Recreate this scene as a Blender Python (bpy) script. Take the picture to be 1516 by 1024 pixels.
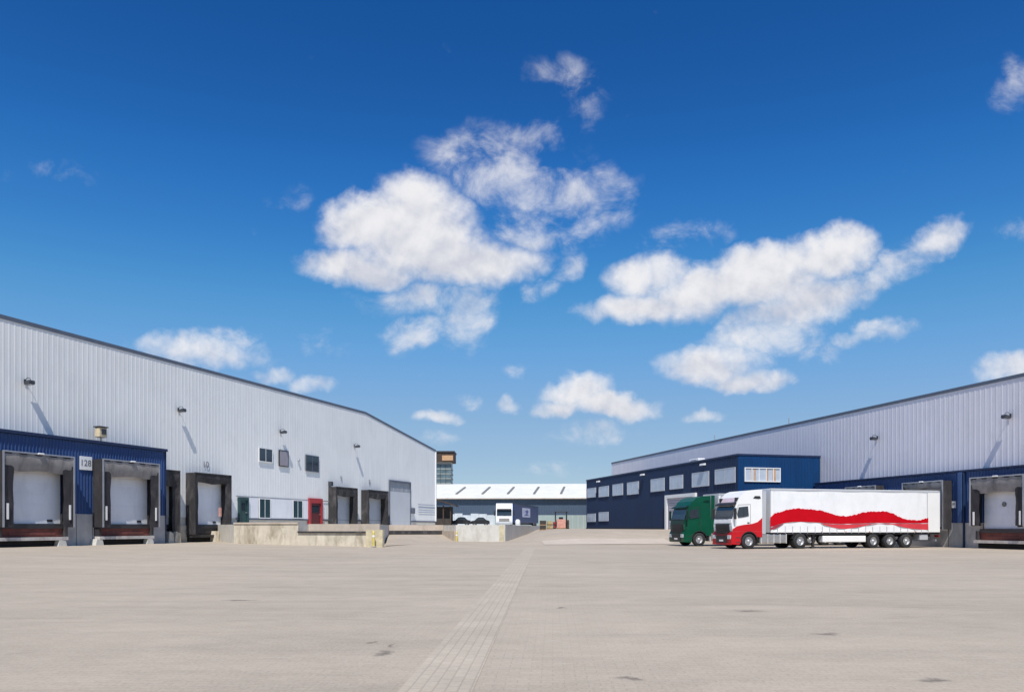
import bpy, bmesh, math, random
from mathutils import Vector, Matrix
random.seed(7)
for o in list(bpy.data.objects): bpy.data.objects.remove(o)
S = bpy.context.scene
COL = S.collection
R = math.radians

# ------------------------------------------------------------------ camera
CX, HY, F, CH = 758.0, 780.0, 1150.0, 1.45        # principal column, horizon row, focal length (in 1516 px), eye height
cam = bpy.data.cameras.new('camera'); camo = bpy.data.objects.new('camera', cam); COL.objects.link(camo)
camo.location = (0, 0, CH); camo.rotation_euler = (R(90), 0, 0)
cam.sensor_width = 36; cam.sensor_fit = 'HORIZONTAL'; cam.lens = 36*F/1516
cam.shift_y = (HY-512)/1516; cam.clip_end = 5000; cam.clip_start = 0.1
S.camera = camo
S.view_settings.view_transform = 'Standard'; S.view_settings.look = 'None'
S.view_settings.gamma = 1; S.view_settings.use_curve_mapping = False
S.view_settings.exposure = 0.3

# ------------------------------------------------------------------ sun
Ldir = Vector((0.0, 0.65, -1.0)).normalized()     # direction the light travels
sun = bpy.data.lights.new('sun', 'SUN'); suno = bpy.data.objects.new('sun', sun); COL.objects.link(suno)
sun.energy = 4.0; sun.angle = R(0.5); sun.color = (1.0, 0.95, 0.88)
suno.rotation_euler = Ldir.to_track_quat('-Z', 'Y').to_euler(); suno.location = (0, -40, 80)
sun_elev = math.asin(-Ldir.z); to_sun = -Ldir
sun_rot = math.atan2(to_sun.x, to_sun.y)

# ------------------------------------------------------------------ sky with clouds
W = bpy.data.worlds.new('World'); S.world = W; W.use_nodes = True
nt = W.node_tree; nt.nodes.clear()
def N(t, tp, **k):
    n = t.nodes.new(tp)
    for a, b in k.items(): setattr(n, a, b)
    return n
def M(t, op, a, b=None, c=None, clamp=False):
    n = t.nodes.new('ShaderNodeMath'); n.operation = op; n.use_clamp = clamp
    for i, s in enumerate((a, b, c)):
        if s is None: continue
        if isinstance(s, (int, float)): n.inputs[i].default_value = s
        else: t.links.new(s, n.inputs[i])
    return n.outputs[0]
def VM(t, op, a, b=None):
    n = t.nodes.new('ShaderNodeVectorMath'); n.operation = op
    for i, s in enumerate((a, b)):
        if s is None: continue
        if isinstance(s, (tuple, list)): n.inputs[i].default_value = s
        elif isinstance(s, (int, float)): n.inputs[3].default_value = s
        else: t.links.new(s, n.inputs[i])
    return n.outputs['Value'] if op in ('LENGTH', 'DOT_PRODUCT') else n.outputs[0]

# cloud masses: centre x, y, radius x, radius y, turn (deg), weight, wispiness   (plane of directions, hundredths)
BLOBS = [
 (6.15,3.50,1.55,0.78,10,1.05,0),(10.9,4.25,2.2,0.55,-8,1.0,0),(12.0,4.45,1.2,0.42,-5,0.7,0),(5.55,3.25,1.15,0.60,-14,1.10,0),(6.25,3.05,0.95,0.60,14,1.1,0),(6.55,3.80,1.95,0.50,4,1.10,0),(5.35,3.95,1.25,0.38,4,0.9,0),(7.35,3.82,1.05,0.36,6,0.75,0),
 (6.15,4.92,0.85,0.42,-10,0.70,1),(6.95,4.55,0.60,0.95,15,0.68,1),(6.5,4.4,1.1,0.4,0,0.6,1),(7.95,4.30,0.50,0.30,-15,0.62,1),(8.4,3.95,0.50,0.30,-35,0.5,1),(6.1,4.35,1.3,0.45,0,0.45,1),
 (7.30,2.60,1.50,0.85,15,0.62,1),(8.45,2.90,1.35,0.80,-8,0.62,1),(8.10,3.40,1.45,0.50,0,0.55,1),(9.00,2.95,0.70,0.70,-20,0.5,1),(7.7,2.05,1.3,0.42,5,0.36,1),(6.9,2.35,0.9,0.5,20,0.5,1),
 (9.55,4.50,1.30,0.36,-8,0.95,0),(9.60,4.05,0.85,0.42,-5,0.85,0),(10.70,4.25,1.70,0.50,-8,1.1,0),(11.35,3.92,1.30,0.48,-12,1.05,0),(12.3,3.80,1.00,0.52,-14,1.05,0),
 (12.05,4.40,1.30,0.36,-6,0.8,0),(11.3,4.95,1.50,0.50,-8,0.72,1),(11.7,4.62,1.2,0.42,-6,0.75,0),(11.0,5.05,0.9,0.32,-4,0.55,0),(13.1,4.05,1.1,0.42,-22,0.68,1),(13.95,3.50,0.58,0.36,-25,0.68,0),(13.6,3.75,0.9,0.38,-30,0.55,1),
 (10.45,5.42,1.00,0.42,0,0.9,0),(11.10,5.60,0.85,0.24,-6,0.75,0),(10.9,5.15,1.1,0.50,0,0.6,1),(13.0,4.90,0.95,0.22,-8,0.62,1),(12.9,4.92,0.7,0.13,-8,0.45,0),(12.1,5.15,0.6,0.25,-10,0.42,1),
 (8.55,5.85,0.75,0.32,-4,1.0,0),(9.00,6.02,1.00,0.24,3,0.95,0),(8.30,6.06,0.60,0.18,0,0.8,0),(8.8,6.42,1.1,0.24,0,0.46,1),(8.0,6.90,0.95,0.2,0,0.42,1),
 (6.48,6.17,0.38,0.14,3,0.6,0),(7.50,5.97,0.27,0.14,-8,0.6,0),(6.93,5.92,0.30,0.2,0,0.5,1),(10.45,6.20,0.42,0.13,-4,0.48,0),(7.65,5.50,0.3,0.2,0,0.4,1),(6.55,6.48,0.45,0.16,0,0.42,1),
 (2.95,5.20,1.30,0.32,6,0.62,0),(3.35,5.05,0.9,0.3,0,0.55,1),(4.05,5.56,0.42,0.18,0,0.5,0),(4.60,5.68,0.40,0.20,0,0.52,0),(4.8,5.10,0.6,0.3,0,0.38,1),
 (15.0,5.46,0.75,0.28,-8,0.68,0),(8.4,1.22,1.0,0.5,10,0.33,1),(8.65,1.55,0.5,0.65,10,0.32,1),(15.1,1.20,0.55,0.75,30,0.44,1),(15.1,3.4,0.5,0.3,0,0.36,1),
 (0.7,2.55,1.2,0.3,10,0.22,1),(4.3,3.0,0.5,0.35,0,0.28,1),(10.1,3.55,1.2,0.35,-12,0.42,1),(18.2,3.2,2.0,0.8,-10,0.9,0),(-3.2,3.9,2.4,0.8,8,0.9,0),(20.5,5.6,2.4,0.5,0,0.8,0),
]
g = bpy.data.node_groups.new('CloudField', 'ShaderNodeTree')
g.interface.new_socket('P', in_out='INPUT', socket_type='NodeSocketVector')
g.interface.new_socket('Density', in_out='OUTPUT', socket_type='NodeSocketFloat')
gi = N(g, 'NodeGroupInput'); go = N(g, 'NodeGroupOutput')
P = gi.outputs[0]
def noise(t, vec, scale, detail=5, rough=0.55, dist=0.0, lac=2.0):
    n = N(t, 'ShaderNodeTexNoise'); n.inputs['Scale'].default_value = scale; n.inputs['Detail'].default_value = detail
    n.inputs['Roughness'].default_value = rough; n.inputs['Distortion'].default_value = dist; n.inputs['Lacunarity'].default_value = lac
    if vec is not None: t.links.new(vec, n.inputs['Vector'])
    return n
w1 = noise(g, P, 0.9, 2)
w2 = noise(g, P, 3.2, 3, 0.6)
off = VM(g, 'SCALE', VM(g, 'SUBTRACT', w1.outputs['Color'], (0.5,0.5,0.5)), 0.50)
off2 = VM(g, 'SCALE', VM(g, 'SUBTRACT', w2.outputs['Color'], (0.5,0.5,0.5)), 0.22)
PW = VM(g, 'ADD', VM(g, 'ADD', P, off), off2)
PW = VM(g, 'MULTIPLY', PW, (1,1,0))
PW = VM(g, 'ADD', PW, (0,0,1))
solid = wisp = None; last = None
for bi, (cx, cy, rx, ry, rot, wt, wi) in enumerate(BLOBS):
    if bi % 5 == 0 and last is not None: PW = VM(g, 'ADD', PW, M(g, 'MULTIPLY', last, 1e-8))    # keeps the node evaluation sequential
    c, s_ = math.cos(R(rot)), math.sin(R(rot)); q = math.sqrt(wt)/0.86
    A = VM(g, 'DOT_PRODUCT', PW, (c/rx*q, s_/rx*q, -(c*cx+s_*cy)/rx*q)); B = VM(g, 'DOT_PRODUCT', PW, (-s_/ry*q, c/ry*q, (s_*cx-c*cy)/ry*q))
    f = M(g, 'SUBTRACT', wt, M(g, 'MULTIPLY_ADD', B, B, M(g, 'MULTIPLY', A, A)))
    last = f
    if wi: wisp = f if wisp is None else M(g, 'MAXIMUM', wisp, f)
    else: solid = f if solid is None else M(g, 'SMOOTH_MAX', solid, f, 0.10)
    last = solid if not wi else wisp
nd = noise(g, P, 1.9, 5, 0.55, 0.2)
nd2 = noise(g, VM(g, 'ADD', P, (0.05, 0.16, 0)), 1.9, 4, 0.6, 0.2)
nw = noise(g, VM(g, 'MULTIPLY', P, (1.0, 1.15, 1)), 1.5, 6, 0.62, 0.3)
nv = M(g, 'SUBTRACT', nd.outputs['Fac'], 0.5); nwv = M(g, 'SUBTRACT', nw.outputs['Fac'], 0.5)
solid = M(g, 'MAXIMUM', solid, -0.3); wisp = M(g, 'MAXIMUM', wisp, 0.0)
nf = noise(g, P, 5.5, 4, 0.6, 0.4)
ds = M(g, 'ADD', M(g, 'ADD', solid, M(g, 'MULTIPLY', nv, 0.95)), M(g, 'MULTIPLY', M(g, 'SUBTRACT', nf.outputs['Fac'], 0.5), 0.5))
mr = N(g, 'ShaderNodeMapRange', interpolation_type='SMOOTHSTEP'); g.links.new(ds, mr.inputs[0])
mr.inputs[1].default_value = -0.10; mr.inputs[2].default_value = 0.95; mr.inputs[3].default_value = 0; mr.inputs[4].default_value = 1.0
dw = M(g, 'ADD', M(g, 'MULTIPLY', wisp, 1.4), M(g, 'MULTIPLY', nwv, 3.0))
mw = N(g, 'ShaderNodeMapRange', interpolation_type='SMOOTHSTEP'); g.links.new(dw, mw.inputs[0])
mw.inputs[1].default_value = 0.12; mw.inputs[2].default_value = 1.45; mw.inputs[3].default_value = 0; mw.inputs[4].default_value = 0.78
gate = M(g, 'MULTIPLY', wisp, 2.6, clamp=True)
g.links.new(M(g, 'MAXIMUM', mr.outputs[0], M(g, 'MULTIPLY', mw.outputs[0], gate)), go.inputs[0])
g.interface.new_socket('Shade', in_out='OUTPUT', socket_type='NodeSocketFloat')
SH = None
for (cx, cy, rx, ry, rot) in ((6.3,3.45,1.9,1.0,3),(11.0,4.15,2.4,0.75,-9),(10.7,5.40,1.2,0.5,0),(8.85,5.92,1.1,0.42,0),(13.0,4.9,0.9,0.25,-8),(3.0,5.2,1.3,0.4,0)):
    c, s_ = math.cos(R(rot)), math.sin(R(rot))
    A = VM(g, 'DOT_PRODUCT', PW, (c/rx, s_/rx, -(c*cx+s_*cy)/rx)); B = VM(g, 'DOT_PRODUCT', PW, (-s_/ry, c/ry, (s_*cx-c*cy)/ry))
    wgt = M(g, 'SUBTRACT', 1.5, M(g, 'MULTIPLY_ADD', B, B, M(g, 'MULTIPLY', A, A)), clamp=True)
    t_ = M(g, 'MULTIPLY', wgt, B); SH = t_ if SH is None else M(g, 'ADD', SH, t_)
emb = M(g, 'MULTIPLY', M(g, 'SUBTRACT', nd2.outputs['Fac'], nd.outputs['Fac']), 1.3)
g.links.new(M(g, 'ADD', M(g, 'ADD', M(g, 'MULTIPLY', solid, 0.16), M(g, 'MULTIPLY_ADD', SH, 0.42, 0.22)), emb), go.inputs[1])

tc = N(nt, 'ShaderNodeTexCoord'); sx = N(nt, 'ShaderNodeSeparateXYZ'); nt.links.new(tc.outputs['Generated'], sx.inputs[0])
yy = M(nt, 'MAXIMUM', sx.outputs[1], 0.08)
u = M(nt, 'ADD', M(nt, 'MULTIPLY', M(nt, 'DIVIDE', sx.outputs[0], yy), 11.5), 7.58)
v = M(nt, 'SUBTRACT', 7.80, M(nt, 'MULTIPLY', M(nt, 'DIVIDE', sx.outputs[2], yy), 11.5))
cb = N(nt, 'ShaderNodeCombineXYZ'); nt.links.new(u, cb.inputs[0]); nt.links.new(v, cb.inputs[1])
def cloud(vec):
    n = nt.nodes.new('ShaderNodeGroup'); n.node_tree = g; nt.links.new(vec, n.inputs[0]); return n.outputs
d0, sh0 = cloud(cb.outputs[0])
front = N(nt, 'ShaderNodeMapRange'); nt.links.new(sx.outputs[1], front.inputs[0]); front.inputs[1].default_value = 0.1; front.inputs[2].default_value = 0.3
dens = M(nt, 'MULTIPLY', d0, front.outputs[0], clamp=True)
sky = N(nt, 'ShaderNodeTexSky', sky_type='NISHITA'); sky.sun_disc = False; sky.sun_elevation = sun_elev; sky.sun_rotation = sun_rot
sky.air_density = 1.0; sky.dust_density = 0.2; sky.ozone_density = 3.0; sky.altitude = 0
hs = N(nt, 'ShaderNodeHueSaturation'); hs.inputs['Saturation'].default_value = 1.32; hs.inputs['Value'].default_value = 1.0
nt.links.new(sky.outputs[0], hs.inputs['Color'])
shade = N(nt, 'ShaderNodeMapRange', interpolation_type='SMOOTHSTEP'); nt.links.new(sh0, shade.inputs[0])
shade.inputs[1].default_value = 0.0; shade.inputs[2].default_value = 0.9
cc = N(nt, 'ShaderNodeMix', data_type='RGBA'); nt.links.new(shade.outputs[0], cc.inputs['Factor'])
cc.inputs['A'].default_value = (7.2, 7.15, 7.3, 1); cc.inputs['B'].default_value = (4.9, 5.05, 5.7, 1)
mx = N(nt, 'ShaderNodeMix', data_type='RGBA'); nt.links.new(M(nt, 'MULTIPLY', dens, 0.97), mx.inputs['Factor'])
K_ = 0.123
cv_ = N(nt, 'ShaderNodeRGBCurve'); mp_ = cv_.mapping
CP = [[(0,0),(.0307,.0103),(.0595,.0343),(.117,.116),(.2,.205),(.3,.27),(.497,.345),(1,.5)],
      [(0,0),(.138,.0887),(.209,.188),(.323,.337),(.55,.445),(.768,.515),(1,.6)],
      [(0,0),(.366,.332),(.491,.533),(.644,.66),(.74,.71),(.871,.70),(1,.72)]]
for ci, pts in enumerate(CP):
    c_ = mp_.curves[ci]
    while len(c_.points) > 2: c_.points.remove(c_.points[1])
    c_.points[0].location = pts[0]; c_.points[-1].location = pts[-1]
    for p_ in pts[1:-1]: c_.points.new(*p_)
mp_.update()
nt.links.new(VM(nt, 'MULTIPLY', hs.outputs[0], (K_,K_,K_)), cv_.inputs['Color'])
nt.links.new(VM(nt, 'MULTIPLY', cv_.outputs[0], (1/K_,1/K_,1/K_)), mx.inputs['A']); nt.links.new(cc.outputs['Result'], mx.inputs['B'])
bg = N(nt, 'ShaderNodeBackground'); bg.inputs[1].default_value = 0.10; nt.links.new(mx.outputs['Result'], bg.inputs[0])
wo = N(nt, 'ShaderNodeOutputWorld'); nt.links.new(bg.outputs[0], wo.inputs[0])
W.cycles.sampling_method = 'MANUAL'; W.cycles.sample_map_resolution = 512

# ------------------------------------------------------------------ materials
MATS = {}
def mat(name, col, rough=0.6, metal=0.0, var=0.08, scale=1.5, streak=0.0, bump=0.0, bscale=20, spec=0.5, coat=0.0, stain=None, stain_amt=0.0):
    if name in MATS: return MATS[name]
    m = bpy.data.materials.new(name); m.use_nodes = True; t = m.node_tree
    b = t.nodes['Principled BSDF']
    b.inputs['Roughness'].default_value = rough; b.inputs['Metallic'].default_value = metal
    b.inputs['Specular IOR Level'].default_value = spec; b.inputs['Coat Weight'].default_value = coat
    tcn = N(t, 'ShaderNodeTexCoord'); vec = tcn.outputs['Object']
    n = noise(t, vec, scale, 6, 0.6)
    fac = n.outputs['Fac']
    if streak:
        n2 = noise(t, VM(t, 'MULTIPLY', vec, (4.0, 4.0, 0.18)), 1.0, 5, 0.6)
        fac = M(t, 'ADD', M(t, 'MULTIPLY', fac, 1-streak), M(t, 'MULTIPLY', n2.outputs['Fac'], streak))
    mr = N(t, 'ShaderNodeMapRange'); t.links.new(fac, mr.inputs[0])
    mr.inputs[1].default_value = 0.3; mr.inputs[2].default_value = 0.7; mr.inputs[3].default_value = 1-var; mr.inputs[4].default_value = 1+var
    sc = N(t, 'ShaderNodeMix', data_type='RGBA'); sc.blend_type = 'MULTIPLY'; sc.inputs['Factor'].default_value = 1
    sc.inputs['A'].default_value = (*col, 1)
    cc_ = N(t, 'ShaderNodeCombineColor')
    for i in range(3): t.links.new(mr.outputs[0], cc_.inputs[i])
    t.links.new(cc_.outputs[0], sc.inputs['B'])
    out = sc.outputs['Result']
    if stain:
        n3 = noise(t, VM(t, 'MULTIPLY', vec, (1, 1, 0.45)), 1.1, 7, 0.68, 0.4)
        m3 = N(t, 'ShaderNodeMapRange'); t.links.new(n3.outputs['Fac'], m3.inputs[0]); m3.inputs[1].default_value = 0.48; m3.inputs[2].default_value = 0.68; m3.inputs[4].default_value = stain_amt
        x3 = N(t, 'ShaderNodeMix', data_type='RGBA'); t.links.new(m3.outputs[0], x3.inputs['Factor']); t.links.new(out, x3.inputs['A']); x3.inputs['B'].default_value = (*stain, 1)
        out = x3.outputs['Result']
    t.links.new(out, b.inputs['Base Color'])
    if bump:
        n4 = noise(t, vec, bscale, 4, 0.6); bn = N(t, 'ShaderNodeBump'); bn.inputs['Strength'].default_value = bump; bn.inputs['Distance'].default_value = 0.02
        t.links.new(n4.outputs['Fac'], bn.inputs['Height']); t.links.new(bn.outputs[0], b.inputs['Normal'])
    rr = M(t, 'ADD', M(t, 'MULTIPLY', n.outputs['Fac'], 0.16), rough-0.08, clamp=True); t.links.new(rr, b.inputs['Roughness'])
    MATS[name] = m; return m

GREY_L = mat('silver grey cladding', (0.785,0.79,0.77), 0.55, 0.0, 0.07, 0.25, 0.55, spec=0.4, stain=(0.52,0.52,0.52), stain_amt=0.16)
GREY_R = mat('grey cladding', (0.74,0.72,0.76), 0.5, 0.0, 0.07, 0.25, 0.6, spec=0.4, stain=(0.50,0.50,0.52), stain_amt=0.2)
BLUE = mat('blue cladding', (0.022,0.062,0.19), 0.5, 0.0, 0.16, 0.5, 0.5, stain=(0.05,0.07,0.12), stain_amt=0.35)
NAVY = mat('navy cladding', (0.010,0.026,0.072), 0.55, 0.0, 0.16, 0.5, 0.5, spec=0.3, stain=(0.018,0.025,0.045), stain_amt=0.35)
NAVY_LIT = mat('sunlit navy cladding', (0.004,0.042,0.135), 0.55, 0.0, 0.18, 0.5, 0.5, spec=0.2, stain=(0.012,0.03,0.08), stain_amt=0.4)  # office cladding with the end wall's sunlight put into the colour
FLASH = mat('dark flashing', (0.13,0.15,0.19), 0.5, 0.3, 0.1)
CONC = mat('concrete', (0.42,0.41,0.40), 0.85, 0, 0.14, 1.3, 0.3, 0.3, 30, stain=(0.20,0.18,0.16), stain_amt=0.5)
CONC_Y = mat('old stained concrete', (0.58,0.52,0.42), 0.9, 0, 0.22, 1.4, 0.4, 0.35, 25, stain=(0.24,0.20,0.13), stain_amt=0.85)
CONC_W = mat('pale concrete', (0.60,0.58,0.53), 0.9, 0, 0.10, 1.6, 0.3, 0.3, 25, stain=(0.38,0.35,0.28), stain_amt=0.5)
CONC_P = mat('pinkish concrete coping', (0.52,0.44,0.36), 0.9, 0, 0.12, 2, 0.2, 0.3, 25, stain=(0.3,0.24,0.18), stain_amt=0.5)
RUB = mat('black rubber', (0.028,0.026,0.03), 0.8, 0, 0.3, 2, 0.4, 0.1, 12, stain=(0.10,0.09,0.09), stain_amt=0.5)
RUBG = mat('weathered rubber', (0.27,0.255,0.245), 0.85, 0, 0.3, 1.5, 0.3, 0.3, 6, stain=(0.07,0.065,0.062), stain_amt=0.7)
RUBO = mat('old worn rubber and strip shade', (0.030,0.028,0.030), 0.85, 0, 0.4, 2.2, 0.3, 0.3, 6, stain=(0.15,0.14,0.135), stain_amt=0.55)  # worn rubber on docks; on the retaining walls its dark paints shadow
ALU = mat('aluminium trim', (0.42,0.43,0.46), 0.4, 0.5, 0.1)
DOORW = mat('white door', (0.76,0.77,0.80), 0.45, 0, 0.04, 0.8, 0.3, stain=(0.4,0.42,0.45), stain_amt=0.25)
DOORG = mat('grey door', (0.42,0.44,0.47), 0.5, 0, 0.08, 0.8, 0.3)
SHUT = mat('roller shutter', (0.55,0.57,0.60), 0.5, 0, 0.05, 0.8, 0.3)
WHITE = mat('white paint', (0.80,0.80,0.79), 0.35, 0, 0.03, 1.0, coat=0.2)
CURT = mat('white tarpaulin', (0.78,0.79,0.80), 0.5, 0, 0.035, 1.4, 0.2, 0.25, 3.0, stain=(0.60,0.61,0.62), stain_amt=0.35)
RED = mat('red paint', (0.50,0.006,0.012), 0.4, 0, 0.08, 1.5, spec=0.3, coat=0.15)
REDT = mat('red tarpaulin print', (0.50,0.0015,0.010), 0.65, 0, 0.13, 1.2, 0.2, spec=0.12)
REDL = mat('pale red tarpaulin print', (0.60,0.05,0.065), 0.6, 0, 0.12, 1.2, spec=0.2)
GREEN = mat('green paint', (0.0015,0.070,0.036), 0.35, 0, 0.15, 1.5, spec=0.3, coat=0.2)
GREEND = mat('dark green paint', (0.002,0.03,0.018), 0.4, 0, 0.1, spec=0.3)
BLACK = mat('black plastic', (0.02,0.02,0.022), 0.5, 0, 0.2)
DARKM = mat('dark steel', (0.05,0.05,0.055), 0.5, 0.4, 0.2)
PIT_SHADE = mat('recess shade black', (0.012,0.012,0.013), 0.9, 0, 0.2)  # near-black paints the shade of the recess below the dock sill
LEV = mat('rusty red leveller', (0.16,0.045,0.035), 0.7, 0.1, 0.25, 3, stain=(0.05,0.03,0.03), stain_amt=0.6)
SILL = mat('worn light sill', (0.55,0.52,0.49), 0.7, 0, 0.15, 2, stain=(0.25,0.2,0.17), stain_amt=0.6)
TYRE = mat('tyre rubber', (0.022,0.022,0.024), 0.8, 0, 0.2)
RIM = mat('steel rim', (0.55,0.55,0.56), 0.4, 0.5, 0.1, 4)
TANK = mat('brushed aluminium tank', (0.45,0.45,0.45), 0.35, 0.7, 0.1, 4)
YEL = mat('faded yellow paint', (0.62,0.50,0.14), 0.7, 0, 0.15, 5, stain=(0.50,0.46,0.36), stain_amt=0.7)
YELF = mat('worn faded yellow paint', (0.56,0.49,0.33), 0.8, 0, 0.2, 3, stain=(0.42,0.38,0.30), stain_amt=0.8)
REDD = mat('red door frame paint', (0.36,0.035,0.04), 0.5, 0, 0.12, 2)
TEAL = mat('teal green door', (0.02,0.06,0.06), 0.5, 0, 0.15, 2)
WOOD = mat('brown timber', (0.055,0.035,0.025), 0.8, 0, 0.3, 2, 0.3)
DWOOD = mat('dark timber', (0.05,0.042,0.036), 0.85, 0, 0.3, 2, 0.3)
PALL = mat('pallet wood', (0.36,0.22,0.11), 0.85, 0, 0.3, 4)
PINK = mat('terracotta plastic', (0.60,0.30,0.24), 0.7, 0, 0.2, 3)
ROOFW = mat('white roof sheet', (0.70,0.70,0.66), 0.6, 0, 0.09, 0.3, 0.3, stain=(0.55,0.53,0.48), stain_amt=0.4)
SLATE = mat('slate blue cladding', (0.055,0.085,0.13), 0.6, 0, 0.12, 0.3, 0.4)
PALEG = mat('pale green grey panel', (0.30,0.37,0.35), 0.7, 0, 0.12, 0.5, 0.3)
ROOFG = mat('grey roof membrane', (0.22,0.22,0.23), 0.9)
LAMPW = mat('white lamp housing', (0.75,0.76,0.78), 0.4)
LAMPD = mat('dark lamp housing', (0.06,0.065,0.075), 0.45, 0.3)
LAMPG = mat('lamp glass', (0.35,0.36,0.38), 0.15)
CREAM = mat('cream plastic', (0.60,0.50,0.33), 0.6, 0, 0.2, 6, stain=(0.25,0.17,0.08), stain_amt=0.6)
BLIND = mat('white blind', (0.62,0.66,0.72), 0.7, 0, 0.05)
def glass(name, col, rough=0.08, spec=0.8):
    m = mat(name, col, max(rough,0.08), 0, 0.12, 1.2, spec=spec); return m
GLD = glass('dark window glass', (0.03,0.04,0.05))
GLB = glass('truck glass', (0.025,0.035,0.045), 0.1)
GLT = glass('teal window glass', (0.035,0.07,0.08))
GLL = glass('blinded window glass', (0.46,0.52,0.60), 0.15)
GLP = glass('pinkish blind behind glass', (0.30,0.27,0.29), 0.15)
AMBER = mat('amber lens', (0.55,0.20,0.02), 0.3); REDLENS = mat('red lens', (0.35,0.01,0.01), 0.3); CLEAR = mat('headlight lens', (0.55,0.57,0.58), 0.15)
ORANGE = mat('orange tan panel', (0.50,0.30,0.16), 0.7, 0, 0.15, 2)
TOWG = mat('green grey tower glazing', (0.10,0.15,0.17), 0.3, 0, 0.35, 0.5)

def ground_material():
    m = bpy.data.materials.new('concrete block paving'); m.use_nodes = True; t = m.node_tree; b = t.nodes['Principled BSDF']
    geo = N(t, 'ShaderNodeNewGeometry'); pos = geo.outputs['Position']
    mp = N(t, 'ShaderNodeMapping'); mp.inputs['Rotation'].default_value = (0,0,R(3)); t.links.new(pos, mp.inputs[0])
    br = N(t, 'ShaderNodeTexBrick'); t.links.new(mp.outputs[0], br.inputs['Vector'])
    br.inputs['Scale'].default_value = 1; br.inputs['Brick Width'].default_value = 0.22; br.inputs['Row Height'].default_value = 0.11
    br.inputs['Mortar Size'].default_value = 0.006; br.inputs['Mortar Smooth'].default_value = 0.3; br.inputs['Bias'].default_value = 0
    br.inputs['Color1'].default_value = (0.412,0.352,0.275,1); br.inputs['Color2'].default_value = (0.388,0.330,0.257,1); br.inputs['Mortar'].default_value = (0.355,0.30,0.235,1)
    n1 = noise(t, pos, 0.12, 6, 0.6); n2 = noise(t, pos, 1.3, 7, 0.65); n3 = noise(t, VM(t,'MULTIPLY',pos,(1,1,1)), 28, 4, 0.7); n5 = noise(t, VM(t,'MULTIPLY',pos,(0.25,1.2,1)), 0.7, 6, 0.65, 0.5)
    f = M(t,'ADD', M(t,'ADD', M(t,'MULTIPLY', M(t,'SUBTRACT',n1.outputs['Fac'],0.5), 0.45), M(t,'MULTIPLY', M(t,'SUBTRACT',n2.outputs['Fac'],0.5), 0.28)), M(t,'ADD', M(t,'MULTIPLY', M(t,'SUBTRACT',n3.outputs['Fac'],0.5), 0.75), M(t,'MULTIPLY', M(t,'SUBTRACT',n5.outputs['Fac'],0.5), 0.5)))
    f = M(t,'ADD', f, 1.0)
    vk = noise(t, pos, 2.2, 7, 0.75); vm_ = N(t,'ShaderNodeMapRange'); t.links.new(vk.outputs['Fac'], vm_.inputs[0]); vm_.inputs[1].default_value=0.60; vm_.inputs[2].default_value=0.74; vm_.inputs[4].default_value=0.16
    f = M(t,'MULTIPLY', f, M(t,'SUBTRACT',1.0, vm_.outputs[0]))
    # oil patches: own shape on the paving
    spots = [(355,888,.30,.045),(567,966,.09,.07),(581,955,.05,.04),(1222,938,.17,.05),(935,1003,.09,.03),(1385,1006,.12,.04),(1110,904,.22,.06),(832,899,.08,.04),(553,950,.04,.03)]
    sp = None
    wn = noise(t, pos, 3.5, 6, 0.7); pw = VM(t,'ADD', pos, VM(t,'SCALE', VM(t,'SUBTRACT', wn.outputs['Color'], (0.5,0.5,0.5)), 0.6))
    for (px,py,rx,ry) in spots:
        Y = F*CH/(py-HY); X = (px-CX)/F*Y
        mm = N(t,'ShaderNodeMapping', vector_type='TEXTURE'); mm.inputs['Location'].default_value=(X,Y,0); mm.inputs['Scale'].default_value=(rx*1.5,ry*4.0,1); t.links.new(VM(t,'MULTIPLY',pw,(1,1,0)), mm.inputs[0])
        k = M(t,'SUBTRACT',1.0,VM(t,'LENGTH',mm.outputs[0]),clamp=True); sp = k if sp is None else M(t,'MAXIMUM',sp,k)
    trk = None; tn = noise(t, pos, 0.35, 4, 0.6)
    for (cx_, cy_, rr_) in ((-14,30,17.5),(-14,30,19.6),(19,34,21.0),(19,34,23.1),(6,5,16.0),(6,5,17.9),(-30,22,24),(2,70,36),(2,70,38.2)):
        dd_ = VM(t,'LENGTH', VM(t,'SUBTRACT', VM(t,'MULTIPLY',pw,(1,1,0)), (cx_,cy_,0)))
        k = M(t,'SUBTRACT',1.0,M(t,'MULTIPLY',M(t,'ABSOLUTE',M(t,'SUBTRACT',dd_,rr_)),3.2),clamp=True); trk = k if trk is None else M(t,'MAXIMUM',trk,k)
    tm = N(t,'ShaderNodeMapRange'); t.links.new(tn.outputs['Fac'], tm.inputs[0]); tm.inputs[1].default_value=0.42; tm.inputs[2].default_value=0.68; tm.inputs[4].default_value=0.13
    f = M(t,'MULTIPLY', f, M(t,'SUBTRACT',1.0, M(t,'MULTIPLY', M(t,'MULTIPLY',trk,tm.outputs[0]), n2.outputs['Fac'])))
    ms = N(t,'ShaderNodeMapRange'); t.links.new(sp, ms.inputs[0]); ms.inputs[1].default_value=0.02; ms.inputs[2].default_value=0.8; ms.inputs[4].default_value=0.55
    f = M(t,'MULTIPLY', f, M(t,'SUBTRACT',1.0, ms.outputs[0]))
    cc_ = N(t,'ShaderNodeCombineColor')
    for i in range(3): t.links.new(f, cc_.inputs[i])
    x = N(t,'ShaderNodeMix', data_type='RGBA'); x.blend_type='MULTIPLY'; x.inputs['Factor'].default_value=1
    t.links.new(br.outputs['Color'], x.inputs['A']); t.links.new(cc_.outputs[0], x.inputs['B'])
    t.links.new(x.outputs['Result'], b.inputs['Base Color']); b.inputs['Roughness'].default_value=0.78; b.inputs['Specular IOR Level'].default_value=0.45
    bn = N(t,'ShaderNodeBump'); bn.inputs['Strength'].default_value=0.4; bn.inputs['Distance'].default_value=0.004
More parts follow.
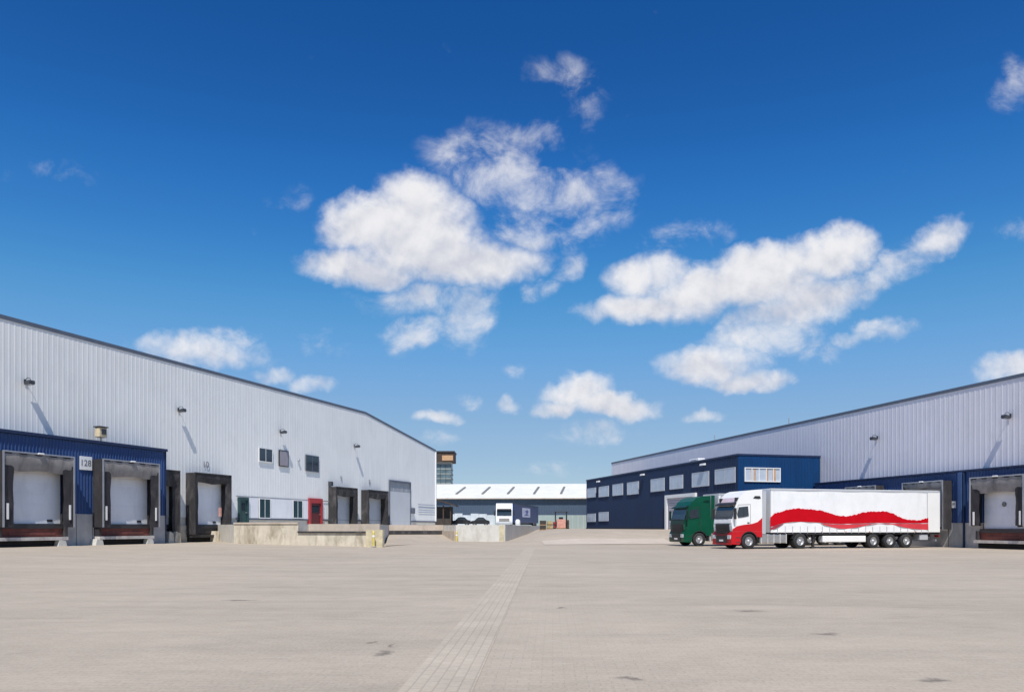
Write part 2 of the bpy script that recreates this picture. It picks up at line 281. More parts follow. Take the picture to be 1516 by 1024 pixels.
    t.links.new(M(t,'ADD',M(t,'MULTIPLY',br.outputs['Fac'],-1.0),M(t,'MULTIPLY',n3.outputs['Fac'],0.8)), bn.inputs['Height']); t.links.new(bn.outputs[0], b.inputs['Normal'])
    return m
PAVE = ground_material()
def strip_material():
    m = bpy.data.materials.new('long course paving'); m.use_nodes = True; t = m.node_tree; b = t.nodes['Principled BSDF']
    geo = N(t, 'ShaderNodeNewGeometry'); pos = geo.outputs['Position']
    mp = N(t, 'ShaderNodeMapping', vector_type='TEXTURE'); mp.inputs['Rotation'].default_value = (0,0,R(90-2.4)); t.links.new(pos, mp.inputs[0])
    br = N(t, 'ShaderNodeTexBrick'); t.links.new(mp.outputs[0], br.inputs['Vector'])
    br.inputs['Scale'].default_value = 1; br.inputs['Brick Width'].default_value = 0.22; br.inputs['Row Height'].default_value = 0.11
    br.inputs['Mortar Size'].default_value = 0.009; br.inputs['Mortar Smooth'].default_value = 0.3
    br.inputs['Color1'].default_value = (0.446,0.388,0.304,1); br.inputs['Color2'].default_value = (0.418,0.360,0.282,1); br.inputs['Mortar'].default_value = (0.362,0.310,0.243,1)
    n3 = noise(t, pos, 20, 4, 0.7); n1 = noise(t, pos, 0.8, 5, 0.6)
    f = M(t,'ADD', 1.0, M(t,'ADD', M(t,'MULTIPLY', M(t,'SUBTRACT',n3.outputs['Fac'],0.5), 0.4), M(t,'MULTIPLY', M(t,'SUBTRACT',n1.outputs['Fac'],0.5), 0.45)))
    cc_ = N(t,'ShaderNodeCombineColor')
    for i in range(3): t.links.new(f, cc_.inputs[i])
    x = N(t,'ShaderNodeMix', data_type='RGBA'); x.blend_type='MULTIPLY'; x.inputs['Factor'].default_value=1
    t.links.new(br.outputs['Color'], x.inputs['A']); t.links.new(cc_.outputs[0], x.inputs['B'])
    t.links.new(x.outputs['Result'], b.inputs['Base Color']); b.inputs['Roughness'].default_value=0.78; b.inputs['Specular IOR Level'].default_value=0.45
    bn = N(t,'ShaderNodeBump'); bn.inputs['Strength'].default_value=0.45; bn.inputs['Distance'].default_value=0.005
    t.links.new(M(t,'MULTIPLY',br.outputs['Fac'],-1.0), bn.inputs['Height']); t.links.new(bn.outputs[0], b.inputs['Normal'])
    return m
STRIP = strip_material()

# ------------------------------------------------------------------ mesh helpers
class MB:
    def __init__(s): s.v = []; s.f = []; s.sm = []
    def add(s, vs, fs, smooth=False):
        n = len(s.v); s.v += [tuple(a) for a in vs]; s.f += [tuple(i+n for i in f) for f in fs]; s.sm += [smooth]*len(fs); return s
    def box(s, x0, x1, y0, y1, z0, z1):
        if x0 > x1: x0, x1 = x1, x0
        if y0 > y1: y0, y1 = y1, y0
        if z0 > z1: z0, z1 = z1, z0
        return s.add([(x0,y0,z0),(x1,y0,z0),(x1,y1,z0),(x0,y1,z0),(x0,y0,z1),(x1,y0,z1),(x1,y1,z1),(x0,y1,z1)],
                     [(3,2,1,0),(4,5,6,7),(0,1,5,4),(1,2,6,5),(2,3,7,6),(3,0,4,7)])
    def prism(s, poly, a, b, axis='y', smooth=False):      # poly: (p,q); axis y -> (p,*,q), axis z -> (p,q,*), axis x -> (*,p,q)
        mk = {'y': lambda p,q,t:(p,t,q), 'z': lambda p,q,t:(p,q,t), 'x': lambda p,q,t:(t,p,q)}[axis]
        n = len(poly); vs = [mk(p,q,a) for p,q in poly]+[mk(p,q,b) for p,q in poly]
        s.add(vs, [tuple(range(n)), tuple(range(2*n-1, n-1, -1))])
        s.add(vs, [(i, n+i, n+(i+1)%n, (i+1)%n) for i in range(n)], smooth); return s
    def cyl(s, p0, p1, r0, r1=None, n=16, cap=True):
        r1 = r0 if r1 is None else r1; p0 = Vector(p0); p1 = Vector(p1); d = (p1-p0).normalized()
        a = d.orthogonal().normalized(); b = d.cross(a); vs = []
        for p, r in ((p0,r0),(p1,r1)):
            vs += [p+a*(r*math.cos(2*math.pi*i/n))+b*(r*math.sin(2*math.pi*i/n)) for i in range(n)]
        s.add(vs, [(i,(i+1)%n,n+(i+1)%n,n+i) for i in range(n)], True)
        if cap: s.add(vs, [tuple(range(n-1,-1,-1)), tuple(range(n,2*n))])
        return s
    def tube(s, pts, r, n=8):
        for a, b in zip(pts, pts[1:]): s.cyl(a, b, r, n=n)
        return s
    def build(s, name, m, parent=None, bevel=0.0, seg=2, loc=None):
        me = bpy.data.meshes.new(name); me.from_pydata(s.v, [], s.f); 
        bm = bmesh.new(); bm.from_mesh(me); bmesh.ops.recalc_face_normals(bm, faces=bm.faces); bm.to_mesh(me); bm.free()
        for i, p in enumerate(me.polygons): p.use_smooth = s.sm[i]
        me.materials.append(m); o = bpy.data.objects.new(name, me); COL.objects.link(o)
        if parent is not None: o.parent = parent
        if loc is not None: o.location = loc
        if bevel:
            b = o.modifiers.new('bevel', 'BEVEL'); b.width = bevel; b.segments = seg; b.limit_method = 'ANGLE'; b.angle_limit = R(35)
        return o
def tag(o, label=None, cat=None, group=None, kind=None):
    if label: o['label'] = label
    if cat: o['category'] = cat
    if group: o['group'] = group
    if kind: o['kind'] = kind
    return o
def copy_tree(o, parent=None):
    c = o.copy(); COL.objects.link(c); c.parent = parent
    for ch in list(o.children): copy_tree(ch, c)
    return c
class Frame:       # a wall frame: x to the right along the wall, y into the wall, z up
    def __init__(s, ox, oy, dx, dy):
        L = math.hypot(dx, dy); s.o = (ox, oy); s.x = (dx/L, dy/L); s.y = (-dy/L, dx/L); s.ang = math.atan2(dy, dx)
    def pix(s, px, py, y=0.0):
        rx = (px-CX)/F; den = rx*s.y[0]+s.y[1]
        k = (s.o[0]*s.y[0]+s.o[1]*s.y[1]+y)/den
        X, Y = rx*k, k
        return ((X-s.o[0])*s.x[0]+(Y-s.o[1])*s.x[1], CH+(HY-py)/F*Y)
    def X(s, px, y=0.0): return s.pix(px, 700, y)[0]
    def Z(s, px, py, y=0.0): return s.pix(px, py, y)[1]
    def empty(s, name, x=0, y=0, z=0):
        e = bpy.data.objects.new(name, None); COL.objects.link(e); e.empty_display_size = 0.5
        w = s.world(x, y, z); e.location = w; e.rotation_euler = (0,0,s.ang); return e
    def world(s, x, y, z): return (s.o[0]+x*s.x[0]+y*s.y[0], s.o[1]+x*s.x[1]+y*s.y[1], z)
def smooth(a, b, t):
    t = min(1, max(0, (t-a)/(b-a))); return t*t*(3-2*t)

YB = 50.0; LF = Frame((140-CX)/F*YB, YB, 0.3445, 0.9388)                 # left warehouse, y=0 is the blue front
DR = 44.6; RF = Frame(DR*0.9691, DR*0.2469, 0.2469, -0.9691)              # right warehouse, y=0 is the blue front
def terrain(X, Y):
    vl = -((X-LF.o[0])*LF.y[0]+(Y-LF.o[1])*LF.y[1]); q = -0.2469*X+0.9691*Y
    z = 0.30*(1-smooth(0, 25, vl))*(1-smooth(70,110,Y))
    z += 1.22*smooth(58.5, 75, q)*smooth(-1, 6, X)
    return z

CONC_A = mat('light concrete apron', (0.49,0.42,0.345), 0.9, 0, 0.10, 0.6, 0.2, stain=(0.42,0.36,0.29), stain_amt=0.6)
# ------------------------------------------------------------------ ground
xs = [-1500,-600,-200,-100]+[-70+2*i for i in range(76)]+[100,160,400,1500]
ys = [-1500,-300,-60]+[-20+2*i for i in range(82)]+[160,200,300,600,2500]
gm = MB(); nx = len(xs)
gm.add([(x,y,terrain(x,y)) for y in ys for x in xs], [(j*nx+i,j*nx+i+1,(j+1)*nx+i+1,(j+1)*nx+i) for j in range(len(ys)-1) for i in range(nx-1)], True)
tag(gm.build('ground', PAVE), kind='structure')
sm = MB(); yy_ = [1.5+1.5*i for i in range(37)]
cxs = lambda Y: -0.68+0.041*(Y-6.8)
sv = []
for Y in yy_: sv += [(cxs(Y)-0.33,Y,terrain(cxs(Y),Y)+0.005),(cxs(Y)+0.33,Y,terrain(cxs(Y),Y)+0.005)]
sm.add(sv, [(2*i,2*i+1,2*i+3,2*i+2) for i in range(len(yy_)-1)])
tag(sm.build('paving_strip', STRIP), kind='structure')

am = MB(); av = []; na, nb_ = 14, 8
for j in range(nb_+1):
    for i in range(na+1):
        X = 2.6+11.2*i/na; q = 60.0+5.0*j/nb_; Y = (q+0.2469*X)/0.9691
        av.append((X, Y, terrain(X,Y)+0.03))
am.add(av, [(j*(na+1)+i,j*(na+1)+i+1,(j+1)*(na+1)+i+1,(j+1)*(na+1)+i) for j in range(nb_) for i in range(na)], True)
tag(am.build('concrete_apron', CONC_A), kind='structure')
# ------------------------------------------------------------------ raised yard, ramp and retaining walls
YZ = 1.65
def PX(px, Y): return ((px-CX)/F*Y, Y)
FL = PX(349, 56.3); M1 = PX(444, 54.75); E1 = PX(567, 53.3)
C0 = (-5.23, 72.5); C1 = (-0.83, 72.5); C2 = (5.6, 150.0)
D1 = (-11.9, 75.0); D2 = (-6.75, 76.2)
wl = LF.world(LF.X(349, 1.2), 4.0, 0)
yard = [FL, M1, (M1[0]+0.35, M1[1]+1.3), (E1[0]-0.4, E1[1]+1.3), D1, D2, C0, C1, C2, (5.6, 300), (-90, 300), (-70,160), (wl[0], wl[1])]
tag(MB().prism(yard, -0.2, YZ, 'z').build('raised_yard', CONC_W), kind='structure')
def wallseg(mb, p, q, z0, z1, th, over=0.0):
    p = Vector((p[0],p[1])); q = Vector((q[0],q[1])); d = (q-p).normalized(); n = Vector((d.y,-d.x))
    a = p-d*over; b = q+d*over
    poly = [a-n*0.02+n*0, b-n*0.02, b+n*th, a+n*th]
    mb.prism([(v.x,v.y) for v in poly], z0, z1, 'z'); return mb
w = wallseg(MB(), FL, M1, -0.1, YZ+0.02, 0.22).build('retaining_wall', CONC_Y); tag(w, 'tall cracked yellowish concrete wall beside the loading dock numbered 10', 'wall')
wallseg(MB(), FL, M1, YZ+0.025, YZ+0.14, 0.28).build('coping', CONC_P, w)
w = wallseg(MB(), M1, E1, -0.1, 1.05, 0.25).build('retaining_wall', CONC_Y); tag(w, 'low brown stained concrete wall with a dark strip of painted shade, in front of the red door', 'wall')
wallseg(MB(), M1, E1, 1.055, 1.17, 0.36).build('shade_ledge', RUBO, w)  # dark colour paints the shadow of a projecting coping
wallseg(MB(), (M1[0]+0.35, M1[1]+1.3), (E1[0]-0.4, E1[1]+1.3), 0.9, YZ+0.03, 0.15).build('upper_band', CONC_P, w)
e2 = PX(545.5, 53.5); e3 = PX(570, 53.2)
wallseg(MB(), (e2[0],e2[1]-0.3), (e3[0],e3[1]-0.3), -0.05, 1.28, 0.3).build('painted_end', YELF, w)
w = wallseg(MB(), D1, D2, 0.3, YZ+0.02, 0.2).build('retaining_wall', CONC_P); tag(w, 'pale wall at the head of the ramp below the grey roller door', 'wall')
wallseg(MB(), D1, D2, 0.78, 1.12, 0.30).build('shade_ledge', RUBO, w)  # dark strip painted in place of an overhang's shadow
w = wallseg(MB(), D2, C0, 0.0, 1.1, 0.2).build('retaining_wall', CONC_P); tag(w, 'short low wall sloping down to the yellow bollard right of the ramp', 'wall')
w = wallseg(MB(), C0, C1, -0.1, YZ+0.02, 0.25).build('retaining_wall', CONC_W); tag(w, 'white concrete wall in front of the parked black cars with a yellow corner', 'wall')
wallseg(MB(), (C1[0]-0.35, C1[1]-0.26), (C1[0]+0.1, C1[1]-0.26), 0.0, YZ-0.02, 0.01).build('painted_corner', YELF, w)
wallseg(w_ := MB(), C1, C2, 0.0, YZ+0.03, 0.2); w = w_.build('retaining_wall', CONC_W); tag(w, 'long grey green wall running away beside the rising road below the blue trailer', 'wall')
A_, B_ = PX(570.5, 54.6), (-5.3, 72.2)
MB().add([(A_[0],A_[1],0.15),(B_[0],B_[1],0.06),(D2[0],D2[1]-0.1,0.74),(D1[0],D1[1]-0.1,0.74),(-9.4,63.5,0.45)],
   [(0,1,4),(1,2,4),(2,3,4),(3,0,4)]).build('ramp', PAVE)['kind'] = 'structure'
def bollard(px, Y, z, label, h=1.05):
    X, _ = PX(px, Y); e = bpy.data.objects.new('bollard', None); COL.objects.link(e); e.location = (X, Y, z)
    MB().cyl((0,0,0),(0,0,h-0.08),0.10).cyl((0,0,h-0.08),(0,0,h),0.10,0.05).build('post', YEL, e)
    MB().cyl((0,0,-0.02),(0,0,0.04),0.17).build('base_plate', CONC, e)
    MB().cyl((0,0,h*0.62),(0,0,h*0.74),0.104,n=16,cap=False).build('reflective_band', WHITE, e)
    tag(e, label, 'bollard', 'yellow bollards at the ramp')
bollard(676, 71.9, 0.02, 'yellow bollard at the corner of the white wall, right of the ramp')
bollard(553, 52.3, 0.14, 'yellow bollard at the end of the low stained wall, left of the ramp')

# ------------------------------------------------------------------ cladding and building helpers
def cladding(x0, x1, z0, ztop, y, period=0.33, depth=0.045):
    mb = MB(); pts = []; x = x0; k = 0
    prof = [(0,0),(0.62,0),(0.72,1),(0.90,1),(1.0,0)]
    while x < x1-1e-6:
        for a, d in prof[:-1]:
            xx = x+a*period
            if xx < x1: pts.append((xx, y-d*depth))
        x += period
    pts.append((x1, y))
    zt = ztop if callable(ztop) else (lambda q: ztop)
    vs = [(px_, py_, z0) for px_, py_ in pts]+[(px_, py_, zt(px_)) for px_, py_ in pts]; n = len(pts)
    mb.add(vs, [(i,i+1,n+i+1,n+i) for i in range(n-1)]); return mb
def window(parent, x0, x1, z0, z1, y, frame_m, glass_m, mull=1, bars=0, name='window', depth=0.07, extra=None, sill=False):
    f = MB(); t = 0.07
    f.box(x0,x1,y-depth,y,z1-t,z1).box(x0,x1,y-depth,y,z0,z0+t).box(x0,x0+t,y-depth,y,z0+t,z1-t).box(x1-t,x1,y-depth,y,z0+t,z1-t)
    for i in range(1, mull+1):
        xm = x0+(x1-x0)*i/(mull+1); f.box(xm-0.03,xm+0.03,y-depth+0.01,y,z0+t,z1-t)
    for i in range(1, bars+1):
        zm = z0+(z1-z0)*i/(bars+1); f.box(x0+t,x1-t,y-depth+0.015,y,zm-0.025,zm+0.025)
    o = f.build(name, frame_m, parent)
    MB().box(x0+t*0.5,x1-t*0.5,y-0.055,y-0.003,z0+t*0.5,z1-t*0.5).build('pane', glass_m, o)
    if sill: MB().box(x0-0.05,x1+0.05,y-depth-0.06,y-0.002,z0-0.05,z0-0.003).build('sill', frame_m, o)
    return o
def dock(parent, x0, x1, zt, zb, y0, p=0.85, floor=1.65, style='new', cw=0.55, hc=0.9, door_m=None, leveller=True, ground=0.3, door_dx=0.0, markers=True, latch=True, part_label=None, side=0.16):
    """loading bay: shelter box with soft curtains, sectional door, leveller; x0..x1 outer edges of the front"""
    dark, head, trim = (RUB, RUBG, ALU) if style == 'new' else (RUBO, RUBO, RUBO)
    yf = y0-p
    sh = MB().box(x0,x0+side,yf,y0,zb,zt).box(x1-side,x1,yf,y0,zb,zt).box(x0+side,x1-side,yf+0.002,y0,zt-0.14,zt)
    sh = sh.build('loading_dock', RUBO if style == 'old' else RUB, parent)
    if part_label: sh['label'] = part_label
    tr = 0.075
    MB().box(x0-0.02,x0+tr,yf-0.05,yf-0.004,zb,zt+0.03).box(x1-tr,x1+0.02,yf-0.05,yf-0.004,zb,zt+0.03).box(x0+tr,x1-tr,yf-0.05,yf-0.004,zt-0.05,zt+0.03).build('edge_trim', trim, sh)
    if style == 'new': MB().cyl(((x0+x1)/2-0.18,yf-0.08,zt),((x0+x1)/2+0.18,yf-0.08,zt),0.05,n=8).build('bay_lamp', LAMPW, sh)
    # side curtains: slightly wavy flaps
    for s_, xa in ((1, x0+tr), (-1, x1-tr)):
        vs = []; fs = []; nz = 10; nxx = 5
        for j in range(nz+1):
            z = zb+0.0+(zt-hc*0.75-zb)*j/nz
            for i in range(nxx+1):
                a = i/nxx; yy2 = yf+0.03+0.05*a+0.02*math.sin(j*1.3+i*1.1+x0)+ (0.05*a if style=='old' else 0)
                vs.append((xa+s_*cw*a*(1+0.04*math.sin(j*0.9+x0)), yy2, z))
        for j in range(nz):
            for i in range(nxx): q = j*(nxx+1)+i; fs.append((q,q+1,q+nxx+2,q+nxx+1))
        MB().add(vs, fs, True).build('side_curtain', dark, sh)
        if markers:
            xm = xa+s_*0.22; MB().box(xm-0.06,xm+0.06,yf-0.018,yf+0.02,floor+0.25,floor+1.15).build('guide_marker', WHITE, sh)
    vs = []; fs = []; nxx = 14; nz = 6
    for j in range(nz+1):
        for i in range(nxx+1):
            a = i/nxx; b_ = j/nz
            vs.append((x0+tr+(x1-x0-2*tr)*a, yf+0.005+0.14*(b_)-0.07*math.sin(b_*math.pi)+0.012*math.sin(i*2.1), zt-0.06-(hc-0.06+0.05*math.sin(a*math.pi*3+x0))*b_))
    for j in range(nz):
        for i in range(nxx): q = j*(nxx+1)+i; fs.append((q,q+1,q+nxx+2,q+nxx+1))
    MB().add(vs, fs, True).build('head_curtain', head, sh)
    # door
    dx0, dx1 = x0+0.35+door_dx, x1-0.35+door_dx; dz1 = zt-0.5; d = MB(); nz = 6; hh = (dz1-floor)/nz
    for k in range(nz): d.box(dx0,dx1,y0-0.10,y0-0.05,floor+k*hh+0.02,floor+(k+1)*hh-0.02)
    d.box(dx0,dx1,y0-0.085,y0-0.052,floor,dz1)
    dd = d.build('dock_door', door_m or DOORW, sh)
    if latch: MB().box(dx1-0.9,dx1-0.55,y0-0.14,y0-0.101,floor+0.12,floor+0.26).build('door_latch', BLACK, sh)
    if leveller:
        lw0, lw1 = x0+0.30, x1-0.30
        MB().box(lw0,lw1,y0-0.30,y0-0.02,floor-0.28,floor-0.02).build('dock_leveller', DARKM, sh)
        MB().box(lw0,lw1,y0-0.22,y0-0.02,floor-0.78,floor-0.285).box(lw0+0.5,lw1-0.5,y0-0.25,y0-0.222,floor-0.66,floor-0.5).build('lift_plate', LEV if style=='new' else DARKM, sh)
        MB().box(lw0-0.25,lw1+0.15,y0-0.55,y0-0.02,floor-0.98,floor-0.79).build('sill_beam', SILL if style=='new' else DARKM, sh)
        MB().box(lw0-0.2,lw1+0.1,y0-0.20,y0-0.02,ground-0.1,floor-0.985).build('pit_shade', PIT_SHADE, sh)  # flat plate coloured as the deep shade under the sill beam
        for xx in (lw0-0.22, lw1+0.02): MB().box(xx,xx+0.2,y0-0.42,y0-0.02,floor-0.75,floor-0.15).build('bumper', RUB, sh, 0.02)
    return sh
def floodlight(fr, px, py, y, label, sgn=1, group='floodlights high on the warehouse walls', w=0.36):
    x, z = fr.pix(px, py, y-0.45)
    e = fr.empty('floodlight', x, y, z)
    MB().box(-0.07,0.07,-0.02,0.0,-0.02,0.26).build('wall_plate', LAMPD, e)
    MB().tube([(0,-0.01,0.2),(0,-0.2,0.34),(0,-0.42,0.30),(0,-0.5,0.12)], 0.018).build('bracket', LAMPD, e)
    MB().prism([(-0.62,0.02),(-0.58,0.17),(-0.22,0.10),(-0.16,-0.10),(-0.55,-0.08)], -w/2, w/2, 'x').build('lamp_head', LAMPD, e, 0.01)
    MB().prism([(-0.61,-0.075),(-0.18,-0.105),(-0.18,-0.12),(-0.61,-0.09)], -w/2+0.03, w/2-0.03, 'x').build('lens', LAMPG, e)
    tag(e, label, 'floodlight', group); return e
def text_part(body, size, fr_parent, x, y, z, m, name='lettering', extr=0.004):
    c = bpy.data.curves.new(name, 'FONT'); c.body = body; c.size = size; c.extrude = extr; c.align_x = 'CENTER'; c.align_y = 'CENTER'
    o = bpy.data.objects.new(name, c); COL.objects.link(o)
    dg = bpy.context.evaluated_depsgraph_get(); me = bpy.data.meshes.new_from_object(o.evaluated_get(dg))
    bpy.data.objects.remove(o); me.materials.clear(); me.materials.append(m)
    o = bpy.data.objects.new(name, me); COL.objects.link(o); o.parent = fr_parent; o.location = (x,y,z); o.rotation_euler = (R(90),0,0); return o

# ------------------------------------------------------------------ left warehouse
GY = 1.2
lw = LF.empty('warehouse'); tag(lw, 'large silver grey warehouse with blue loading bays on the left', 'warehouse')
zE = LF.Z(0, 468, GY); xbend = LF.X(541, GY); xend = LF.X(645, GY); zend = LF.Z(645, 667, GY)
xst = LF.X(-260, GY)
ztop = lambda x: zE if x < xbend else zE+(zend-zE)*(x-xbend)/(xend-xbend)
zpl = 2.2
cladding(xst, xend, zpl, ztop, GY, 0.36, 0.008).build('cladding_wall', GREY_L, lw)
MB().box(xst, xend-0.02, GY+0.05, GY+0.4, -0.1, zpl).build('plinth', CONC_W, lw)
xP = LF.X(349, GY)
MB().box(xP, xend, GY-0.09, GY-0.053, zpl-0.12, zpl+0.03).build('base_flashing', FLASH, lw)
def strip_poly(off0, off1): return [(xst,zE+off0),(xbend,zE+off0),(xend,zend+off0),(xend,zend+off1),(xbend,zE+off1),(xst,zE+off1)]
MB().prism(strip_poly(-0.12,0.12), GY-0.045, GY+0.3).build('roof_edge', FLASH, lw)
MB().prism([(xst,zE),(xbend,zE),(xend,zend),(xend,0),(xst,0)], GY+0.06, GY+70).build('hall_body', ROOFG, lw)
MB().box(xend-0.14,xend+0.04,GY-0.10,GY+0.04,zpl,zend-0.15).build('corner_flashing', WHITE, lw)
# horizontal lap joint above the ground-floor windows and panel on the right
zl = LF.Z(405, 737.5, GY)
MB().box(xP, LF.X(488,GY-0.06), GY-0.075, GY-0.052, zl-0.03, zl+0.05).build('lap_joint', ALU, lw)
xa = LF.X(612, GY)
pm = MB()
for yv in (747, 751.5, 758): zz = LF.Z(628, yv, GY); pm.box(xa+1.2, xend-0.3, GY-0.07, GY-0.052, zz-0.05, zz+0.05)
pm.build('horizontal_trim', mat('blue grey trim',(0.36,0.40,0.50),0.5), lw)
# blue annex with the two near bays
bx1 = LF.X(244.5, 0); bx0 = xst
zB = LF.Z(120, 653.5, 0); zc = LF.Z(120, 760.5, 0)
cladding(bx0, bx1, zc, zB-0.02, 0, 0.22, 0.035).build('blue_wall', BLUE, lw)
MB().box(bx0, bx1-0.02, -0.03, 0.5, -0.1, zc-0.003).build('concrete_base', CONC, lw)
MB().box(bx0, bx1, 0.02, GY+0.1, zc, zB-0.03).build('annex_body', BLUE, lw)
MB().box(bx0-0.1, bx1+0.08, -0.16, GY-0.06, zB, zB+0.18).build('annex_roof', mat('dark blue trim',(0.012,0.025,0.075),0.5), lw)
MB().box(bx1-0.03, bx1+0.05, -0.07, 0.1, 0.25, zB-0.01).build('corner_trim', mat('dark blue trim',(0.012,0.025,0.075),0.5), lw)
for j in (112.5, 136.5): xx = LF.X(j, 0); MB().box(xx-0.015,xx+0.015,-0.036,-0.028,0.25,zc-0.05).build('joint', DARKM, lw)
P_ = 0.85; yf = -P_
for (a, b, py, lab) in ((4, 110, 671.5, None), (152, 236, 683, None)):
    mid = (a+b)/2
    dock(lw, LF.X(a,yf), LF.X(b,yf), LF.Z(mid,py,yf), 1.45, 0, P_, hc=1.05, cw=0.62)
a,b = -125,-28; dock(lw, LF.X(a,yf), LF.X(b,yf), LF.Z(mid:= (152+236)/2,683,yf), 1.45, 0, P_, hc=1.05, cw=0.62)
# wheel guard blocks of old concrete at the foot of the docks
for px in (92, 147, 222):
    xx = LF.X(px, -0.5); MB().prism([(xx-0.35,0.15),(xx+0.35,0.15),(xx+0.22,0.62),(xx-0.2,0.70)], -0.55, -0.05).build('wheel_guard', CONC_W, lw, 0.03)
yg = GY-P_
zD = LF.Z(315, 701.5, yg)
dC = dock(lw, LF.X(208,yg), LF.X(266,yg), zD, 0.35, GY, P_, style='old', hc=1.2, cw=0.5, leveller=True, markers=False)
dD = dock(lw, LF.X(288,yg), LF.X(342,yg), zD, 0.9, GY, P_, style='old', hc=0.75, cw=0.45, markers=False, door_m=DOORW)
MB().box(LF.X(245,GY),LF.X(349,GY),GY-0.06,GY+0.04,-0.1,1.6).build('concrete_base', CONC_Y, lw)
for px, ww in ((262,.35),(325,.3),(252,.3)):
    xx = LF.X(px, GY-0.9); MB().prism([(xx-ww,0.1),(xx+ww,0.1),(xx+ww*.7,1.0),(xx-ww*.5,1.15)], GY-1.0, GY-0.07).build('wheel_guard', CONC_Y, lw, 0.03)
xx = LF.X(341, yg); MB().box(xx-0.28,xx-0.02,yg-0.25,yg+0.3,0.3,1.45).build('dock_bumper', mat('rust brown rubber',(0.09,0.05,0.035),0.8,0,0.3,2), lw, 0.03)
xx = LF.X(325, yg-.1); MB().box(xx,xx+0.22,yg-0.1,yg-0.02,2.3,3.0).build('warning_sign', PINK, lw)
zEF = LF.Z(513, 721.5, yg)
dE = dock(lw, LF.X(497,yg), LF.X(529,yg), zEF, YZ, GY, P_, style='old', hc=0.9, cw=0.5, leveller=False, markers=False, door_m=DOORG, latch=False)
dF = dock(lw, LF.X(545,yg), LF.X(574.5,yg), LF.Z(560,726,yg), YZ, GY, P_, style='old', hc=0.9, cw=0.4, leveller=False, markers=False, door_m=DOORG, latch=False)
# upper windows
def wpx(fr, par, a, b, t, bt, y, fm, gm_, mull=1, bars=0, lab=None, **k):
    o = window(par, fr.X(a,y), fr.X(b,y), fr.Z((a+b)/2,bt,y), fr.Z((a+b)/2,t,y), y, fm, gm_, mull, bars, **k)
    if lab: o['label'] = lab
    return o
yw = GY-0.05
o = wpx(LF, lw, 382.5, 403, 663, 684, yw, WHITE, GLD, 1, lab='white framed two pane window, leftmost of the upper windows')
o = wpx(LF, lw, 412.5, 426.5, 666.5, 690.5, yw, BLACK, GLP, 0, lab='window with thick black frame and a pale blind')
o = wpx(LF, lw, 452, 471.5, 674, 698, yw, FLASH, GLD, 1, 1, lab='dark framed two pane window with a grey sill')
o = wpx(LF, lw, 383, 400, 737.5, 767, yw, WHITE, GLT, 1)
o = wpx(LF, lw, 433, 447.5, 740, 767, yw, WHITE, GLT, 1)
# white infill panels between lower windows
for a, b in ((367.5, 382), (401, 432), (448.5, 456)):
    MB().box(LF.X(a,yw),LF.X(b,yw),GY-0.07,GY-0.045,zpl+0.035,zl-0.035).build('white_panel', DOORW, lw)
# teal door, red door
def doorpx(a, b, t, bt, fm, dm, lab, fw=0.14):
    x0, x1 = LF.X(a,yw), LF.X(b,yw); z0 = YZ; z1 = LF.Z((a+b)/2, t, yw)
    o = MB().box(x0,x0+fw,yw-0.16,yw+0.08,z0,z1).box(x1-fw,x1,yw-0.16,yw+0.08,z0,z1).box(x0+fw,x1-fw,yw-0.16,yw+0.08,z1-fw*1.6,z1).build('door', fm, lw)
    MB().box(x0+fw,x1-fw,yw-0.06,yw+0.06,z0+0.01,z1-fw*1.6).build('door_leaf', dm, o)
    MB().box(x0+fw+0.25,x1-fw-0.25,yw-0.08,yw-0.061,z0+1.2,z1-fw*1.6-0.25).build('door_pane', GLD, o)
    MB().box(x1-fw-0.2,x1-fw-0.07,yw-0.14,yw-0.061,z0+1.0,z0+1.06).build('handle', ALU, o)
    o['label'] = lab; return o
doorpx(352.5, 366.5, 736, 777, TEAL, TEAL, 'teal door')
doorpx(456.5, 476, 737.5, 777, REDD, mat('dark red door leaf',(0.10,0.012,0.015),0.5), 'red framed door', 0.28)
# grey roller door with glazed top
x0, x1 = LF.X(576,yw), LF.X(606.5,yw); zt_ = LF.Z(591,713,yw); zm = LF.Z(591,728,yw)
rd = MB().box(x0-0.08,x0,yw-0.14,yw,YZ,zt_+0.1).box(x1,x1+0.08,yw-0.14,yw,YZ,zt_+0.1).box(x0,x1,yw-0.2,yw,zt_-0.12,zt_+0.1).build('roller_door', FLASH, lw)
d = MB(); n_ = 22
for k in range(n_): za = YZ+(zm-YZ)*k/n_; d.box(x0,x1,yw-0.055,yw-0.01,za+0.012,za+(zm-YZ)/n_-0.008)
d.box(x0,x1,yw-0.04,yw-0.012,YZ,zm).build('shutter_leaf', SHUT, rd)
d = MB().box(x0,x1,yw-0.05,yw-0.01,zm,zt_-0.12); 
d.build('glazed_panel', mat('hazy plastic glazing',(0.28,0.30,0.33),0.35,0,0.15,2), rd)
d = MB()
for k in range(1,5): xx = x0+(x1-x0)*k/5; d.box(xx-0.03,xx+0.03,yw-0.07,yw-0.051,zm,zt_-0.12)
d.build('glazing_bar', DOORG, rd)
MB().box(LF.X(608,yw),LF.X(611.5,yw),yw-0.3,yw,LF.Z(610,760,yw),LF.Z(610,751.5,yw)).build('electrical_box', FLASH, lw, 0.02)
MB().box(LF.X(486,yw),LF.X(489,yw),yw-0.35,yw,LF.Z(487,719,yw),LF.Z(487,712.5,yw)).build('small_lamp', LAMPD, lw, 0.02)
MB().cyl((LF.X(441.5,yw),yw-0.12,LF.Z(441.5,681.5,yw)),(LF.X(441.5,yw),yw,LF.Z(441.5,681.5,yw)),0.13).build('round_vent', DOORG, lw)
